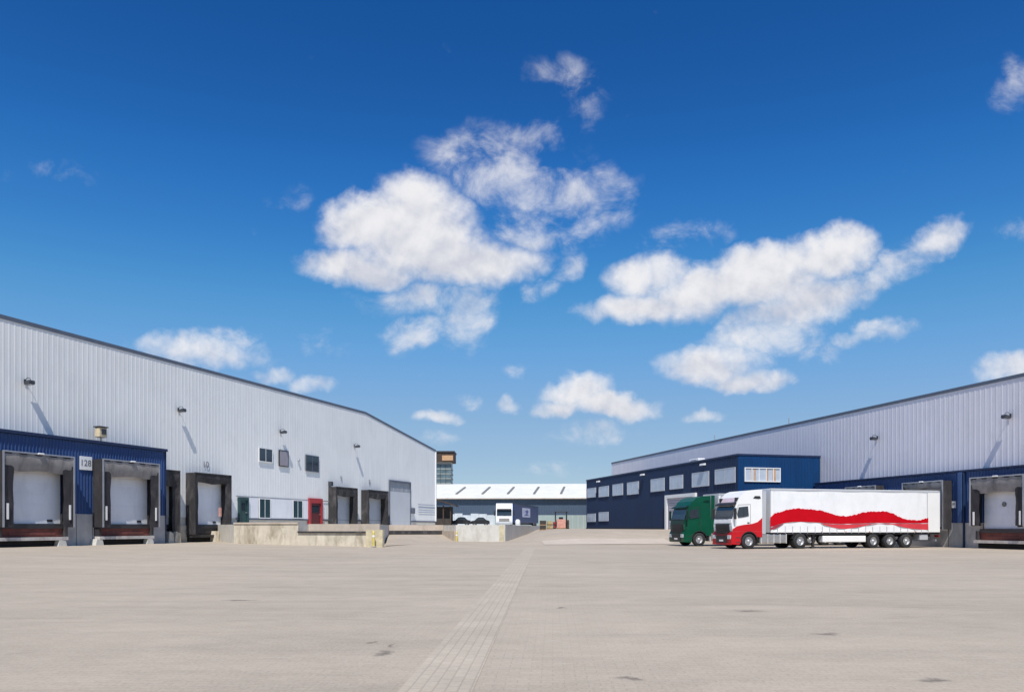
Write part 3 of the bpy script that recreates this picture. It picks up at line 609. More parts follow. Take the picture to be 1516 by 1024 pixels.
# signs
x0, x1 = LF.X(118,-0.06), LF.X(136,-0.06); z0, z1 = LF.Z(127,695.5,-0.06), LF.Z(127,675.5,-0.06)
sg = LF.empty('number_sign', (x0+x1)/2, -0.04, (z0+z1)/2); tag(sg, 'square white sign on the blue wall between the two loading bays', 'sign')
hw, hh = (x1-x0)/2, (z1-z0)/2
MB().box(-hw,hw,-0.05,0,-hh,hh).build('board', WHITE, sg, 0.01)
text_part('128', 0.55, sg, -0.03, -0.056, 0, mat('grey lettering',(0.12,0.12,0.14),0.6))
LET = mat('faded grey lettering',(0.26,0.26,0.29),0.6)
for (px, py, body, s_, lab) in ((305,688,'10',0.75,'grey number 10 above the old loading dock'),(505.5,708.5,'9',0.75,'grey number 9 above the dark dock nearest the red door'),(547.5,713.5,'8',0.75,'grey number 8 above the dark dock nearest the grey roller door')):
    x, z = LF.pix(px, py, yw-0.02); e = LF.empty('dock_number', x, yw-0.012, z); tag(e, lab, 'sign', 'painted dock numbers')
    text_part(body, s_*0.95, e, 0, 0, 0, LET, 'numeral')
# floodlights
for px, py, lab in ((45,567,'dark floodlight nearest the left edge, above the wide blue loading bay'),(271,608,'dark floodlight high on the silver wall above the number 10'),(421,640,'dark floodlight above the black framed window'),(530,661,'dark floodlight high above the dock numbered 9, farthest on the silver wall')):
    floodlight(LF, px, py, GY-0.05, lab)
x, z = LF.pix(148.5, 656, 0.5); e = LF.empty('rooftop_lamp', x, 0.45, zB+0.18); tag(e, 'small cream coloured box lamp standing on the blue annex roof', 'lamp')
MB().cyl((0,0,0),(0,0,0.3),0.05).build('post', CREAM, e); MB().box(-0.3,0.3,-0.22,0.22,0.3,0.95).build('housing', CREAM, e, 0.05); MB().box(-0.14,0.2,-0.245,-0.221,0.5,0.85).build('lens', LAMPD, e); MB().box(-0.36,0.36,-0.28,0.28,0.955,1.02).build('cap', RUBO, e, 0.01)

# ------------------------------------------------------------------ right warehouse
rw = RF.empty('warehouse'); tag(rw, 'long grey warehouse with a blue base on the right behind the lorries', 'warehouse')
RY = 0.7
zRE = RF.Z(1400, 685-0.2125*(1400-905), RY)+0.0
rx0 = RF.X(905.5, RY); rx1 = RF.X(1900, RY)
cladding(rx0, rx1, 0.5, zRE, RY, 0.45, 0.010).build('cladding_wall', GREY_R, rw)
MB().box(rx0, rx1, RY+0.06, RY+60, 0, zRE-0.05).build('hall_body', ROOFG, rw)
MB().box(rx0-0.05, rx1, RY-0.05, RY+0.3, zRE-0.10, zRE+0.14).build('roof_edge', FLASH, rw)
zRB = RF.Z(1415, 699, 0); zRC = RF.Z(1430, 773.5, 0)
ox0 = -62.4
cladding(-62.3, rx1, zRC, zRB-0.02, 0, 0.25, 0.035).build('blue_wall', BLUE, rw)
MB().box(-62.3, rx1, 0.02, RY+0.05, 0.5, zRB-0.03).build('annex_body', BLUE, rw)
MB().box(-62.3, rx1, -0.15, RY-0.07, zRB, zRB+0.12).build('annex_roof', mat('dark blue trim',(0.012,0.025,0.075),0.5), rw)
MB().box(-62.3, rx1, -0.05, 0.4, -0.1, zRC-0.003).build('concrete_base', CONC, rw)
xx0, xx1 = RF.X(1420,-0.05), RF.X(1426,-0.05)
MB().box(xx0,xx1,-0.20,-0.04,zRC,zRB-0.03).build('downpipe_cover', mat('lighter blue steel',(0.05,0.10,0.24),0.45,0,0.1), rw, 0.01)
MB().cyl((xx1+0.12,-0.12,0),(xx1+0.12,-0.12,zRB-0.05),0.07,n=10).build('downpipe', NAVY, rw)
for px in (1404.5, 1456): xx = RF.X(px,-0.05); MB().box(xx-0.02,xx+0.02,-0.058,-0.048,0,zRC-0.02).build('joint', DARKM, rw)
ryf = -0.8
zH = RF.Z(1475, 704.5, ryf)
dock(rw, RF.X(1436,ryf), RF.X(1516,ryf), zH, 1.55, 0, 0.8, hc=1.05, cw=0.62, ground=0.0, floor=1.35, door_dx=0.15)
zG = RF.Z(1366, 713, ryf)
dock(rw, RF.X(1336,ryf), RF.X(1396,ryf), zG, 1.3, 0, 0.8, hc=0.55, cw=0.12, ground=0.0, floor=1.2, markers=False, leveller=False)
gq = -55.2
dock(rw, gq-1.85, gq+1.85, zG, 1.3, 0, 0.8, hc=0.55, cw=0.12, ground=0.0, floor=1.2, markers=False, leveller=False)
hx = RF.X(1600,ryf); dock(rw, hx, hx+3.6, zH, 1.55, 0, 0.8, hc=1.05, cw=0.62, ground=0.0, floor=1.35)
xx = RF.X(1487, -0.1); zz = RF.Z(1487,746,-0.1)
MB().cyl((xx,-0.15,zz),(xx,-0.101,zz),0.16).build('door_window', GLD, rw)
x, z = RF.pix(1412.5, 746.5, -0.05); e = RF.empty('wall_sign', x, -0.05, z); tag(e, 'small white sign on the blue wall right of the trailer', 'sign')
MB().box(-0.17,0.17,-0.04,-0.004,-0.24,0.24).build('board', WHITE, e); MB().box(-0.1,0.1,-0.05,-0.041,-0.02,0.12).build('mark', LET, e)
for px, py, lab in ((1292,649.5,'dark floodlight on the grey wall above the white trailer'),(1488,617.5,'dark floodlight on the grey wall nearest the right edge')):
    floodlight(RF, px, py, RY-0.06, lab)
for px in (1058, 1168):
    xx = RF.X(px,RY); MB().cyl((xx,RY,zRE+0.2),(xx,RY,zRE+0.7),0.05,n=8).build('roof_vent', ALU, rw)

# ------------------------------------------------------------------ blue office
FRM = mat('light grey window frame', (0.50,0.53,0.57), 0.5)
q0, q1, oy, zO = -102.4, -62.5, -7.8, 7.88
of = RF.empty('office_building'); tag(of, 'two storey navy blue office building with a row of white framed windows', 'building')
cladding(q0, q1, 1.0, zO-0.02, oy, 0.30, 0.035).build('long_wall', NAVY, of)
MB().box(q0, q1-0.02, oy+0.02, 0.69, 0.0, zO-0.03).build('body', NAVY, of)
OF = Frame(*RF.world(q1, oy, 0)[:2], 0.9691, 0.2469)
os_ = cladding(0.04, 8.47, 0.3, zO-0.02, -0.02, 0.30, 0.035).build('end_wall', NAVY_LIT, of)
os_.rotation_euler = (0,0,R(90)); os_.location = (q1, oy, 0)     # end wall turns 90 degrees from the long wall
MB().box(q0-0.05, q1+0.08, oy-0.06, 0.69, zO, zO+0.16).build('roof_edge', mat('dark blue trim',(0.012,0.025,0.075),0.5), of)
MB().box(q0, q1, oy-0.06, oy+0.0, 0.9, 1.42).build('base_band', mat('very dark base',(0.015,0.02,0.035),0.7), of)
yo = oy-0.03
for i, (a,b,t,bt) in enumerate(((870,882.5,722,736),(887,901.5,719.5,735),(907.5,922.5,716,733),(929,946,713,731.5),(964,984,708,727),(992,1011.5,703.5,723.5),(1025,1050,698.5,720),(1059,1089,693,715.5))):
    wpx(RF, of, a, b, t, bt, yo, FRM, GLL, 0 if i in (0,1) else 1)
for (a,b,t,bt) in ((870,882,760,772),(887,901,757.5,771)): wpx(RF, of, a, b, t, bt, yo, FRM, GLL, 1)
# end wall window with shelves of boxes behind it
ew = bpy.data.objects.new('end_window', None)
x0, x1 = OF.X(1102,-0.06), OF.X(1155,-0.06); z0, z1 = OF.Z(1128,713,-0.06), OF.Z(1128,692,-0.06)
def to_of(x, y, z): # local OF -> local RF
    wx, wy, _ = OF.world(x, y, z); dx, dy = wx-RF.o[0], wy-RF.o[1]; return (dx*RF.x[0]+dy*RF.x[1], dx*RF.y[0]+dy*RF.y[1], z)
fw = MB(); t=0.08; yy0 = -0.15; yy1=-0.03
fw.box(x0,x1,yy0,yy1,z1-t,z1).box(x0,x1,yy0,yy1,z0,z0+t).box(x0,x0+t,yy0,yy1,z0+t,z1-t).box(x1-t,x1,yy0,yy1,z0+t,z1-t)
for i in range(1,5): xm = x0+(x1-x0)*i/5; fw.box(xm-0.035,xm+0.035,yy0+0.01,yy1,z0+t,z1-t)
fw.v = [to_of(*p) for p in fw.v]; wn_ = fw.build('window', WHITE, of); wn_['label'] = 'wide window with orange brown blinds'
pn = MB().box(x0+t/2,x1-t/2,-0.08,-0.034,z0+t/2,z1-t/2); pn.v = [to_of(*p) for p in pn.v]; pn.build('pane', GLL, wn_)
for i, (a_, b_) in enumerate(((0.18,0.23),(0.27,0.31),(0.62,0.66),(0.78,0.87))):
    bl = MB().box(x0+(x1-x0)*a_,x0+(x1-x0)*b_,-0.095,-0.081,z0+t,z1-t); bl.v=[to_of(*p) for p in bl.v]; bl.build('blind', ORANGE, wn_)
# door opening with pale frame behind the green lorry
x0, x1 = RF.X(987,yo), RF.X(1032,yo); z1 = RF.Z(987,733,yo)
o = MB().box(x0,x0+0.5,yo-0.25,yo,0.8,z1).box(x1-0.5,x1,yo-0.25,yo,0.8,z1).box(x0+0.5,x1-0.5,yo-0.25,yo,z1-0.35,z1).build('gate', WHITE, of)
dm = MB(); n_=14
for k in range(n_): za = 0.8+(z1-0.35-0.8)*k/n_; dm.box(x0+0.5,x1-0.5,yo-0.12,yo-0.02,za+0.02,za+(z1-1.15)/n_-0.01)
dm.build('gate_leaf', mat('mauve grey gate',(0.42,0.40,0.45),0.6), o)
# office lamps
for px, py, lab in ((886,713,'white wall lamp above the first window at the far end of the blue office'),(951.5,703,'white wall lamp above the middle windows of the blue office'),(1041,688,'white wall lamp above the nearest windows of the blue office')):
    x, z = RF.pix(px, py, oy-0.2); e = RF.empty('wall_lamp', x, yo, z); tag(e, lab, 'wall lamp', 'white lamps along the office wall')
    MB().box(-0.05,0.05,-0.12,0,0.05,0.12).build('arm', LAMPW, e); MB().prism([(-0.36,-0.06),(-0.34,0.12),(-0.12,0.16),(-0.08,-0.02)], -0.4, 0.4, 'x').build('lamp_head', LAMPW, e, 0.03)
x, z = RF.pix(1028, 679, oy+0.6); e = RF.empty('roof_unit', x, oy+0.9, zO+0.16); tag(e, 'low white ventilation unit on the office roof edge', 'vent')
MB().box(-1.0,1.0,-0.4,0.4,0,0.34).build('casing', WHITE, e, 0.08); MB().box(-0.6,0.6,-0.415,-0.401,0.08,0.26).build('grille', DOORG, e)

# ------------------------------------------------------------------ lorries
def wheel(parent, x, y, z, r, w, out, rimm=RIM, name='wheel'):
    e = MB()
    n = 28; prof = [(0.0,0.56*r),(0.0,0.93*r),(0.035,r),(w-0.035,r),(w,0.93*r),(w,0.56*r)]
    vs = []; m_ = len(prof)
    for i in range(n):
        a = 2*math.pi*i/n
        for (yy2, rr) in prof: vs.append((rr*math.cos(a), yy2, rr*math.sin(a)))
    fs = [(i*m_+j, ((i+1)%n)*m_+j, ((i+1)%n)*m_+j+1, i*m_+j+1) for i in range(n) for j in range(m_-1)]
    e.add(vs, fs, True)
    o = e.build(name, TYRE, parent, loc=(x, y, z))
    rm = MB(); yo2 = 0.05 if out < 0 else w-0.05; d_ = 1 if out < 0 else -1
    rr = [(0.57*r, 0.0-0.03*d_),(0.54*r,0.05*d_),(0.34*r,0.10*d_ if rimm is RIM else 0.02*d_),(0.20*r,0.02*d_),(0.17*r,-0.06*d_),(0.0,-0.06*d_)]
    vs = []; m_ = len(rr)
    for i in range(n):
        a = 2*math.pi*i/n
        for (q, dd) in rr: vs.append((q*math.cos(a), yo2+dd, q*math.sin(a)))
    fs = [(i*m_+j, ((i+1)%n)*m_+j, ((i+1)%n)*m_+j+1, i*m_+j+1) for i in range(n) for j in range(m_-1)]
    rm.add(vs, fs, True)
    for k in range(10):
        a = 2*math.pi*k/10; c = Vector((0.27*r*math.cos(a), yo2+0.02*d_, 0.27*r*math.sin(a))); rm.cyl(c, c+Vector((0,-0.05*d_,0)), 0.018, n=6)
    rm.build('rim', rimm, o)
    return o
def arc(cx, cz, r, a0, a1, n=10): return [(cx+r*math.cos(R(a0+(a1-a0)*i/n)), cz+r*math.sin(R(a0+(a1-a0)*i/n))) for i in range(n+1)]
def lorry(K, ang, paint, lower, style, label, group):
    fr = Frame(K[0], K[1], math.cos(ang), math.sin(ang))
    t = fr.empty('articulated_lorry'); tag(t, label, 'lorry', group)
    Wd = 2.5; wx = 1.30; top = 3.92
    # cab side outline, front at x=0
    if style == 'tall':
        up = [(0.10,1.15),(0.05,1.55),(0.10,1.95),(0.30,2.75),(0.42,3.05),(0.62,3.45),(0.95,3.78),(1.3,3.90),(2.30,3.96),(2.30,1.15)]
    else:
        up = [(0.10,1.15),(0.06,1.55),(0.12,1.95),(0.34,2.72),(0.40,2.95),(0.72,3.42),(1.10,3.70),(1.55,3.82),(2.25,3.86),(2.28,1.15)]
    cab = MB().prism(up, 0.03, Wd-0.03).build('cab', paint, t, 0.10, 4)
    low = [(0.02,0.32),(-0.02,0.55),(0.0,0.95),(0.10,1.16),(2.28,1.16),(2.28,0.80)]+arc(wx,0.52,0.62,27,153)+[(0.66,0.40),(0.60,0.30)]
    MB().prism(low, 0.0, Wd).build('bumper', lower, t, 0.05, 3)
    # front details
    def onfront(z, off=0.0):       # x of the front surface at height z
        pts = [(q[1], q[0]) for q in up[:9]]
        for (z0_,x0_),(z1_,x1_) in zip(pts, pts[1:]):
            if z0_ <= z <= z1_: return x0_+(x1_-x0_)*(z-z0_)/max(1e-6,(z1_-z0_))-off
        return pts[0][1]-off
    def frontpanel(name, z0_, z1_, ya, yb, m_, off=0.02, th=0.03, par=t, nseg=3):
        zs = [z0_+(z1_-z0_)*i/nseg for i in range(nseg+1)]
        poly = [(onfront(z_, off+th), z_) for z_ in zs]+[(onfront(z_, -0.03), z_) for z_ in reversed(zs)]
        return MB().prism(poly, ya, yb).build(name, m_, par, 0.01)
    ws = frontpanel('windscreen', 2.02, 2.86, 0.12, Wd-0.12, GLB)
    for k in (0.5, 1.1, 1.7): MB().tube([(onfront(2.04,0.07), k, 2.04),(onfront(2.10,0.08), k+0.55, 2.12)], 0.012, 6).build('wiper', BLACK, ws)
    frontpanel('front_panel', 1.72, 2.0, 0.14, Wd-0.14, paint if style=='tall' else GREEND, 0.01)
    gr = frontpanel('grille', 0.95 if style=='tall' else 0.75, 1.68, 0.38, Wd-0.38, BLACK, 0.03, 0.03)
    gm2 = MB()
    for k in range(7): zz_ = 0.85+0.12*k; gm2.box(-0.07,-0.01,0.42,Wd-0.42,zz_,zz_+0.03)
    gm2.build('grille_slat', DARKM, gr)
    MB().box(-0.05,0.02,0.55,Wd-0.55,0.42,0.85).build('lower_intake', BLACK, t, 0.01)
    MB().box(-0.07,-0.052,1.0,1.5,0.50,0.62).build('number_plate', WHITE, t)
    for ya in (0.06, Wd-0.50): MB().box(-0.06,0.10,ya,ya+0.44,0.66,0.92).build('headlight', CLEAR, t, 0.03)
    # visor above the windscreen
    vx = onfront(2.9); MB().prism([(vx-0.26,2.90),(vx-0.22,3.0),(vx+0.06,3.12),(vx+0.05,2.92)], 0.10, Wd-0.10).build('sun_visor', BLACK if style=='tall' else GREEND, t, 0.015)
    if style == 'tall':
        frontpanel('roof_front', 3.12, 3.42, 0.35, Wd-0.35, mat('pinkish white panel',(0.62,0.50,0.55),0.5), 0.0, 0.02)
        for ya in (0.12, Wd-0.36): MB().box(0.42,0.62,ya,ya+0.24,3.18,3.42).build('roof_lamp', BLACK, t, 0.02)
    # sides
    for (sd, ya, yb) in ((0, -0.005, 0.04), (1, Wd-0.04, Wd+0.005)):
        sw = MB().prism([(0.50,2.08),(0.42,2.30),(0.55,2.78),(1.22,2.84),(1.28,2.20),(0.86,2.12)] , ya, yb).build('side_window', GLB, t, 0.008)
        MB().box(0.88,0.91,ya-0.004 if not sd else yb-0.01,yb-0.03 if not sd else yb+0.004,2.13,2.80).build('window_bar', BLACK, sw)
        yl = ya-0.002 if not sd else yb+0.002
        seams = MB()
        for pts in ([(0.34,1.2),(0.34,2.05)],[(1.42,1.2),(1.42,2.95)],[(0.34,2.05),(0.5,2.9)],[(0.5,2.93),(1.42,2.97)]):
            seams.tube([(a_, 0.026 if not sd else Wd-0.026, b_) for a_, b_ in pts], 0.010, 6)
        seams.build('door_seam', DARKM, t)
        MB().box(1.18,1.34,(0.0 if not sd else Wd-0.03),(0.03 if not sd else Wd),1.72,1.78).build('door_handle', BLACK, t)
        hv = MB().prism([(1.62,3.38),(1.75,3.53),(2.12,3.53),(2.18,3.38),(2.02,3.34)], 0.005 if not sd else Wd-0.03, 0.035 if not sd else Wd-0.005)
        hv.build('side_lamp_panel' if style=='tall' else 'air_slot', BLACK if style=='tall' else GREEND, t)
        ym = -0.30 if not sd else Wd+0.08
        mr_ = MB().box(0.10,0.22,ym,ym+0.22,1.98,2.72).build('mirror', BLACK if style=='tall' else GREEND, t, 0.04)
        MB().tube([(0.2,ym+0.1,2.65),(0.38,0.04 if not sd else Wd-0.04,2.7)],0.02).tube([(0.2,ym+0.1,2.05),(0.3,0.04 if not sd else Wd-0.04,2.1)],0.02).build('mirror_arm', BLACK, mr_)
        for zz_ in (0.42, 0.74): MB().box(0.30,0.62,-0.012 if not sd else Wd-0.05,0.05 if not sd else Wd+0.012,zz_,zz_+0.05).build('step', DARKM, t)
        # wheel arch lining
        MB().prism([(a_, b_) for a_, b_ in arc(wx,0.52,0.655,10,170,12)]+list(reversed(arc(wx,0.52,0.60,10,170,12))), -0.02 if not sd else Wd-0.3, 0.3 if not sd else Wd+0.02).build('mudguard', BLACK, t)
        # fairing behind cab
        MB().prism([(2.30,1.0),(2.34,3.9),(2.62,3.88),(2.58,1.0)], 0.06 if not sd else Wd-0.1, 0.1 if not sd else Wd-0.06).build('side_fairing', paint if style!='tall' else DOORG, t)
    if style == 'tall':
        for (ya, yb) in ((-0.004, 0.03), (Wd-0.03, Wd+0.004)):
            MB().prism([(0.09,1.17),(0.09,1.32),(0.42,1.52),(0.95,1.62),(1.55,1.68),(1.95,1.80),(2.29,2.08),(2.29,1.17)], ya+0.022, yb).build('red_swoosh', RED, cab)
        MB().box(-0.03,0.02,0.0,Wd,0.28,0.40).build('lower_lip', RED, t, 0.02)
    # chassis and tractor rear
    MB().box(0.7,6.3,0.75,1.75,0.72,0.98).build('chassis', DARKM, t)
    for sd in (0, 1):
        y0_ = 0.05 if not sd else Wd-0.70
        tk = MB().box(2.15,4.20,y0_,y0_+0.65,0.38,0.98).build('fuel_tank' if not sd else 'battery_box', TANK, t, 0.08, 3)
        sp = MB()
        for k in range(5): xx_ = 2.22+k*0.47; sp.box(xx_,xx_+0.06,y0_-0.012,y0_+0.66,0.37,0.99)
        sp.build('tank_strap', SILL if not sd else DARKM, tk)
        MB().prism(arc(5.2,0.52,0.66,15,165,12)+list(reversed(arc(5.2,0.52,0.61,15,165,12))), (0.0 if not sd else Wd-0.6), (0.6 if not sd else Wd)).build('mudguard', BLACK, t)
    for sd in (0, 1):
        o_ = -1 if sd == 0 else 1
        wheel(t, wx, 0.02 if sd==0 else Wd-0.34, 0.52, 0.52, 0.32, o_, RIM)
        wheel(t, 5.2, 0.02 if sd==0 else Wd-0.60, 0.52, 0.52, 0.58, o_, DARKM if False else RIM)
        for xw in (11.0, 12.35, 13.72): wheel(t, xw, 0.02 if sd==0 else Wd-0.40, 0.5, 0.50, 0.38, o_, RIM)
    MB().cyl((wx,0.3,0.52),(wx,Wd-0.3,0.52),0.06,n=8).cyl((5.2,0.5,0.52),(5.2,Wd-0.5,0.52),0.09,n=8).build('axle', DARKM, t)
    for xw in (11.0, 12.35, 13.72): MB().cyl((xw,0.3,0.5),(xw,Wd-0.3,0.5),0.08,n=8).build('axle', DARKM, t)
    # trailer
    T0, T1, zf, zt2 = 2.92, 16.52, 1.10, 4.05
    body = CURT if style=='tall' else mat('grey tarpaulin',(0.45,0.46,0.48),0.55)
    MB().box(T0,T1,0.0,Wd,zf,zf+0.10).build('trailer_floor', WHITE if style=='tall' else DARKM, t)
    MB().box(T0+0.02,T1-0.05,0.06,Wd-0.06,zt2-0.05,zt2).build('trailer_roof', body, t, 0.02)
    MB().box(T0,T0+0.10,0.02,Wd-0.02,zf+0.1,zt2-0.05).build('front_wall', WHITE, t)
    MB().box(T0,T1,0.0,0.045,zt2-0.16,zt2-0.02).box(T0,T1,Wd-0.045,Wd,zt2-0.16,zt2-0.02).build('top_rail', DOORG, t)
    MB().box(T0+0.02,T0+0.16,-0.012,0.0,zf+0.1,zt2-0.17).build('corner_post', WHITE, t)
    for (ya, s_) in ((0.012, 1), (Wd-0.012, -1)):       # curtains: tensioned tarpaulin with soft folds
        vs = []; fs = []; nx_, nz_ = 150, 10; c0, c1 = T0+0.16, 15.45
        for j in range(nz_+1):
            for i in range(nx_+1):
                a_ = i/nx_; b_ = j/nz_
                yy3 = ya+s_*0.020*math.sin(a_*nx_*0.42)*(1-b_)**1.3+s_*0.010*math.sin(a_*23+b_*3)
                vs.append((c0+(c1-c0)*a_, yy3, zf+0.0+(zt2-0.165-zf)*b_))
        for j in range(nz_):
            for i in range(nx_): q_ = j*(nx_+1)+i; fs.append((q_,q_+1,q_+nx_+2,q_+nx_+1))
        cu = MB().add(vs, fs, True).build('side_curtain', body, t)
        sb = MB()
        for k in range(22): xx_ = T0+0.5+k*0.575; sb.box(xx_,xx_+0.035,ya-s_*0.035,ya-s_*0.024,zf-0.06,zf+0.42)
        sb.build('strap', DOORG, cu)
        if style == 'tall' and s_ == 1:
            tp = [(400,262),(420,242),(440,234),(470,226),(500,215),(530,211),(560,208),(600,210),(640,212),(680,218),(720,226),(750,236),(780,245),(810,250),(840,253),(865,252),(890,248),(920,240),(950,231),(985,228),(1020,225),(1060,225),(1090,229),(1130,241),(1155,254),(1180,266),(1210,273),(1240,277),(1290,277),(1315,268),(1332,266)]
            bt = [(1332,293),(1300,294),(1200,295),(1100,293),(1000,293),(950,296),(880,298),(820,299),(760,298),(700,292),(640,289),(580,287),(530,288),(490,293),(450,302),(420,311),(400,318)]
            def cv(l, yy4): return [fr.pix(1040+a_/3.989, 700+b_/3.989, yy4) for a_, b_ in l]
            rj = random.Random(3); tq = []
            for (xa_, ya_), (xb_, yb_) in zip(tp, tp[1:]):
                for k in range(4): tq.append((xa_+(xb_-xa_)*k/4, ya_+(yb_-ya_)*k/4+rj.uniform(-2.6,3.2)))
            poly = cv(tq+[tp[-1]], 0)+cv(bt, 0)
            MB().prism(poly, -0.026, 0.0).build('red_wave', REDT, cu)
            b2 = [(700,296),(760,302),(820,303),(900,302),(960,300),(1100,298),(1200,299),(1332,298),(1332,334),(1290,332),(1240,328),(1200,322),(1160,313),(1120,303),(1060,299),(1000,302),(960,310),(920,319),(880,325),(840,329),(800,326),(760,318),(720,306)]
            MB().prism(cv(b2, 0), -0.024, 0.0).build('lower_red_wave', REDL, cu)
            b3 = [(400,322),(430,310),(460,303),(478,300),(455,314),(430,328),(400,336)]
            MB().prism(cv(b3, 0), -0.024, 0.0).build('dark_wave_print', mat('dark red print',(0.30,0.03,0.05),0.5), cu)  # darker red band printed at the front end of the wave
    for ya in (0.0, Wd-0.05): MB().box(15.45,T1,ya,ya+0.05,zf+0.1,zt2-0.16).build('rear_side_panel', WHITE, t)
    MB().box(15.42,15.47,-0.01,0.0,zf+0.1,zt2-0.16).build('curtain_edge', DOORG, t)
    MB().box(T1-0.05,T1,0.06,Wd-0.06,zf+0.1,zt2-0.06).build('rear_door', WHITE, t)
    MB().box(T0+1.0,T1-0.1,0.7,0.85,0.78,zf-0.002).box(T0+1.0,T1-0.1,Wd-0.85,Wd-0.7,0.78,zf-0.002).build('trailer_chassis', DARKM, t)
    MB().box(T0,T1,0.06,Wd-0.06,zf-0.14,zf-0.004).build('side_rail', DARKM, t)
    MB().box(6.95,10.4,0.04,0.5,0.43,0.86).build('pallet_box', WHITE if style=='tall' else DOORG, t, 0.04)
    MB().box(6.3,6.45,0.25,0.4,0.12,zf).box(6.2,6.55,0.18,0.45,0.05,0.14).build('landing_leg', DARKM, t)
    MB().box(6.3,6.45,Wd-0.4,Wd-0.25,0.12,zf).box(6.2,6.55,Wd-0.45,Wd-0.18,0.05,0.14).build('landing_leg', DARKM, t)
    for ya in (0.0, Wd-0.12): MB().box(10.3,14.5,ya,ya+0.12,zf-0.10,zf-0.06).build('wheel_cover', BLACK, t)
    MB().box(14.9,15.6,0.1,0.9,0.55,0.95).build('tool_box', DOORG, t, 0.03)
    MB().box(T1-0.3,T1-0.2,0.1,Wd-0.1,0.45,0.60).box(T1-0.32,T1-0.18,0.5,0.6,0.45,1.0).box(T1-0.32,T1-0.18,Wd-0.6,Wd-0.5,0.45,1.0).build('underrun_bar', ALU, t)
    for ya in (0.1, Wd-0.5): MB().box(T1-0.02,T1+0.03,ya,ya+0.4,0.75,0.9).build('tail_light', REDLENS, t)
    for k in range(5): MB().box(6.8+k*1.9,6.92+k*1.9,-0.012,0.0,zf+0.02,zf+0.07).build('marker_light', AMBER, t)
    return t
ANG = math.atan2(0.2469, 0.9691)
KW = ((1083-CX)/F*51.3, 51.3)
lorry(KW, ANG, WHITE, RED, 'tall', 'white articulated lorry with a red wave along its side and a red bumper', 'lorries backed up to the right warehouse')
KG = ((1012.5-CX)/F*59.0, 59.0)
lorry(KG, ANG, GREEN, GREEN, 'low', 'green articulated lorry parked behind the white one', 'lorries backed up to the right warehouse')

# ------------------------------------------------------------------ far buildings
def empty(name, x, y, z, rot=0):
    e = bpy.data.objects.new(name, None); COL.objects.link(e); e.location = (x,y,z); e.rotation_euler = (0,0,rot); return e
YB_ = 190.0
bw = empty('warehouse', 0, YB_, 0, R(-3)); tag(bw, 'distant slate blue warehouse with a bright white roof between the two halls', 'warehouse')
ze = CH+(HY-737.5)/F*YB_; zr = CH+(HY-716)/F*(YB_+22)
MB().box(-40,45,0.3,44,0,ze-0.02).build('body', SLATE, bw)
cladding(-40,45,4.4,ze-0.05,0.25,0.6,0.06).build('wall', SLATE, bw)
MB().box(-40,45,0.1,0.3,0.5,4.4).build('lower_wall', PALEG, bw)
MB().prism([(-0.6,ze-0.05),(-0.6,ze+0.12),(22,zr),(44.6,ze+0.12),(44.6,ze-0.05),(22,zr-0.2)], -41, 46, 'x').build('roof', ROOFW, bw)
MB().prism([(0.3,ze-0.02),(22,zr-0.25),(44,ze-0.02)], -40, 45, 'x').build('gable', SLATE, bw)
for px in (675,713,750,788,827):
    Xc = (px-CX)/F*(YB_+9); sk = MB()
    f0, f1 = 0.24, 0.72
    ya, yb = -0.6+22.6*f0, -0.6+22.6*f1; za, zb2 = ze+0.12+(zr-ze-0.12)*f0+0.1, ze+0.12+(zr-ze-0.12)*f1+0.1
    sk.add([(Xc-0.2,ya,za),(Xc+0.35,ya,za),(Xc+1.35,yb,zb2),(Xc+0.8,yb,zb2),(Xc-0.2,ya,za+0.12),(Xc+0.35,ya,za+0.12),(Xc+1.35,yb,zb2+0.12),(Xc+0.8,yb,zb2+0.12)],
           [(3,2,1,0),(4,5,6,7),(0,1,5,4),(1,2,6,5),(2,3,7,6),(3,0,4,7)])
    sk.build('skylight', mat('dull skylight',(0.18,0.18,0.16),0.4), bw)
# roof railing / gutter
MB().box(-41,46,-0.75,-0.6,ze-0.12,ze+0.08).build('gutter', CONC_P, bw)
# tower behind the left warehouse
YT = 262.0; xa, xb = (636-CX)/F*YT, (668-CX)/F*YT
tw = empty('tower', 0, YT, 0); tag(tw, 'dark banded glazed tower with a brown top, rising behind the far white roof', 'tower')
zt3 = CH+(HY-687)/F*YT; z714 = CH+(HY-715)/F*YT
MB().box(xa,xb,0,7,0,zt3).build('shaft', TOWG, tw)
fl = MB()
for yv in (715, 708, 701, 694): zz = CH+(HY-yv)/F*YT; fl.box(xa-0.1,xb+0.15,-0.1,7.05,zz-0.22,zz+0.22)
fl.build('floor_band', mat('tower band',(0.24,0.27,0.26),0.7), tw)
for k in range(5): xx = xa+(xb-xa)*k/4; MB().box(xx-0.06,xx+0.06,-0.1,-0.003,0,zt3).build('mullion', DARKM, tw)
zt4 = CH+(HY-670)/F*YT
MB().box(xa-0.3,(672.5-CX)/F*YT,-1.2,8,zt3+0.8,zt4).build('top_storey', WOOD, tw)
MB().box(xa-0.4,(673.5-CX)/F*YT,-1.5,8.2,zt4+0.003,zt4+0.5).build('roof', DARKM, tw)
MB().box(xa,xb,0.3,6.6,zt3,zt3+0.8).build('neck', mat('pale band',(0.45,0.45,0.42),0.7), tw)
MB().box((655-CX)/F*YT,(671-CX)/F*YT,-1.3,-1.203,zt3+1.2,zt3+2.9).build('signboard', ORANGE, tw)
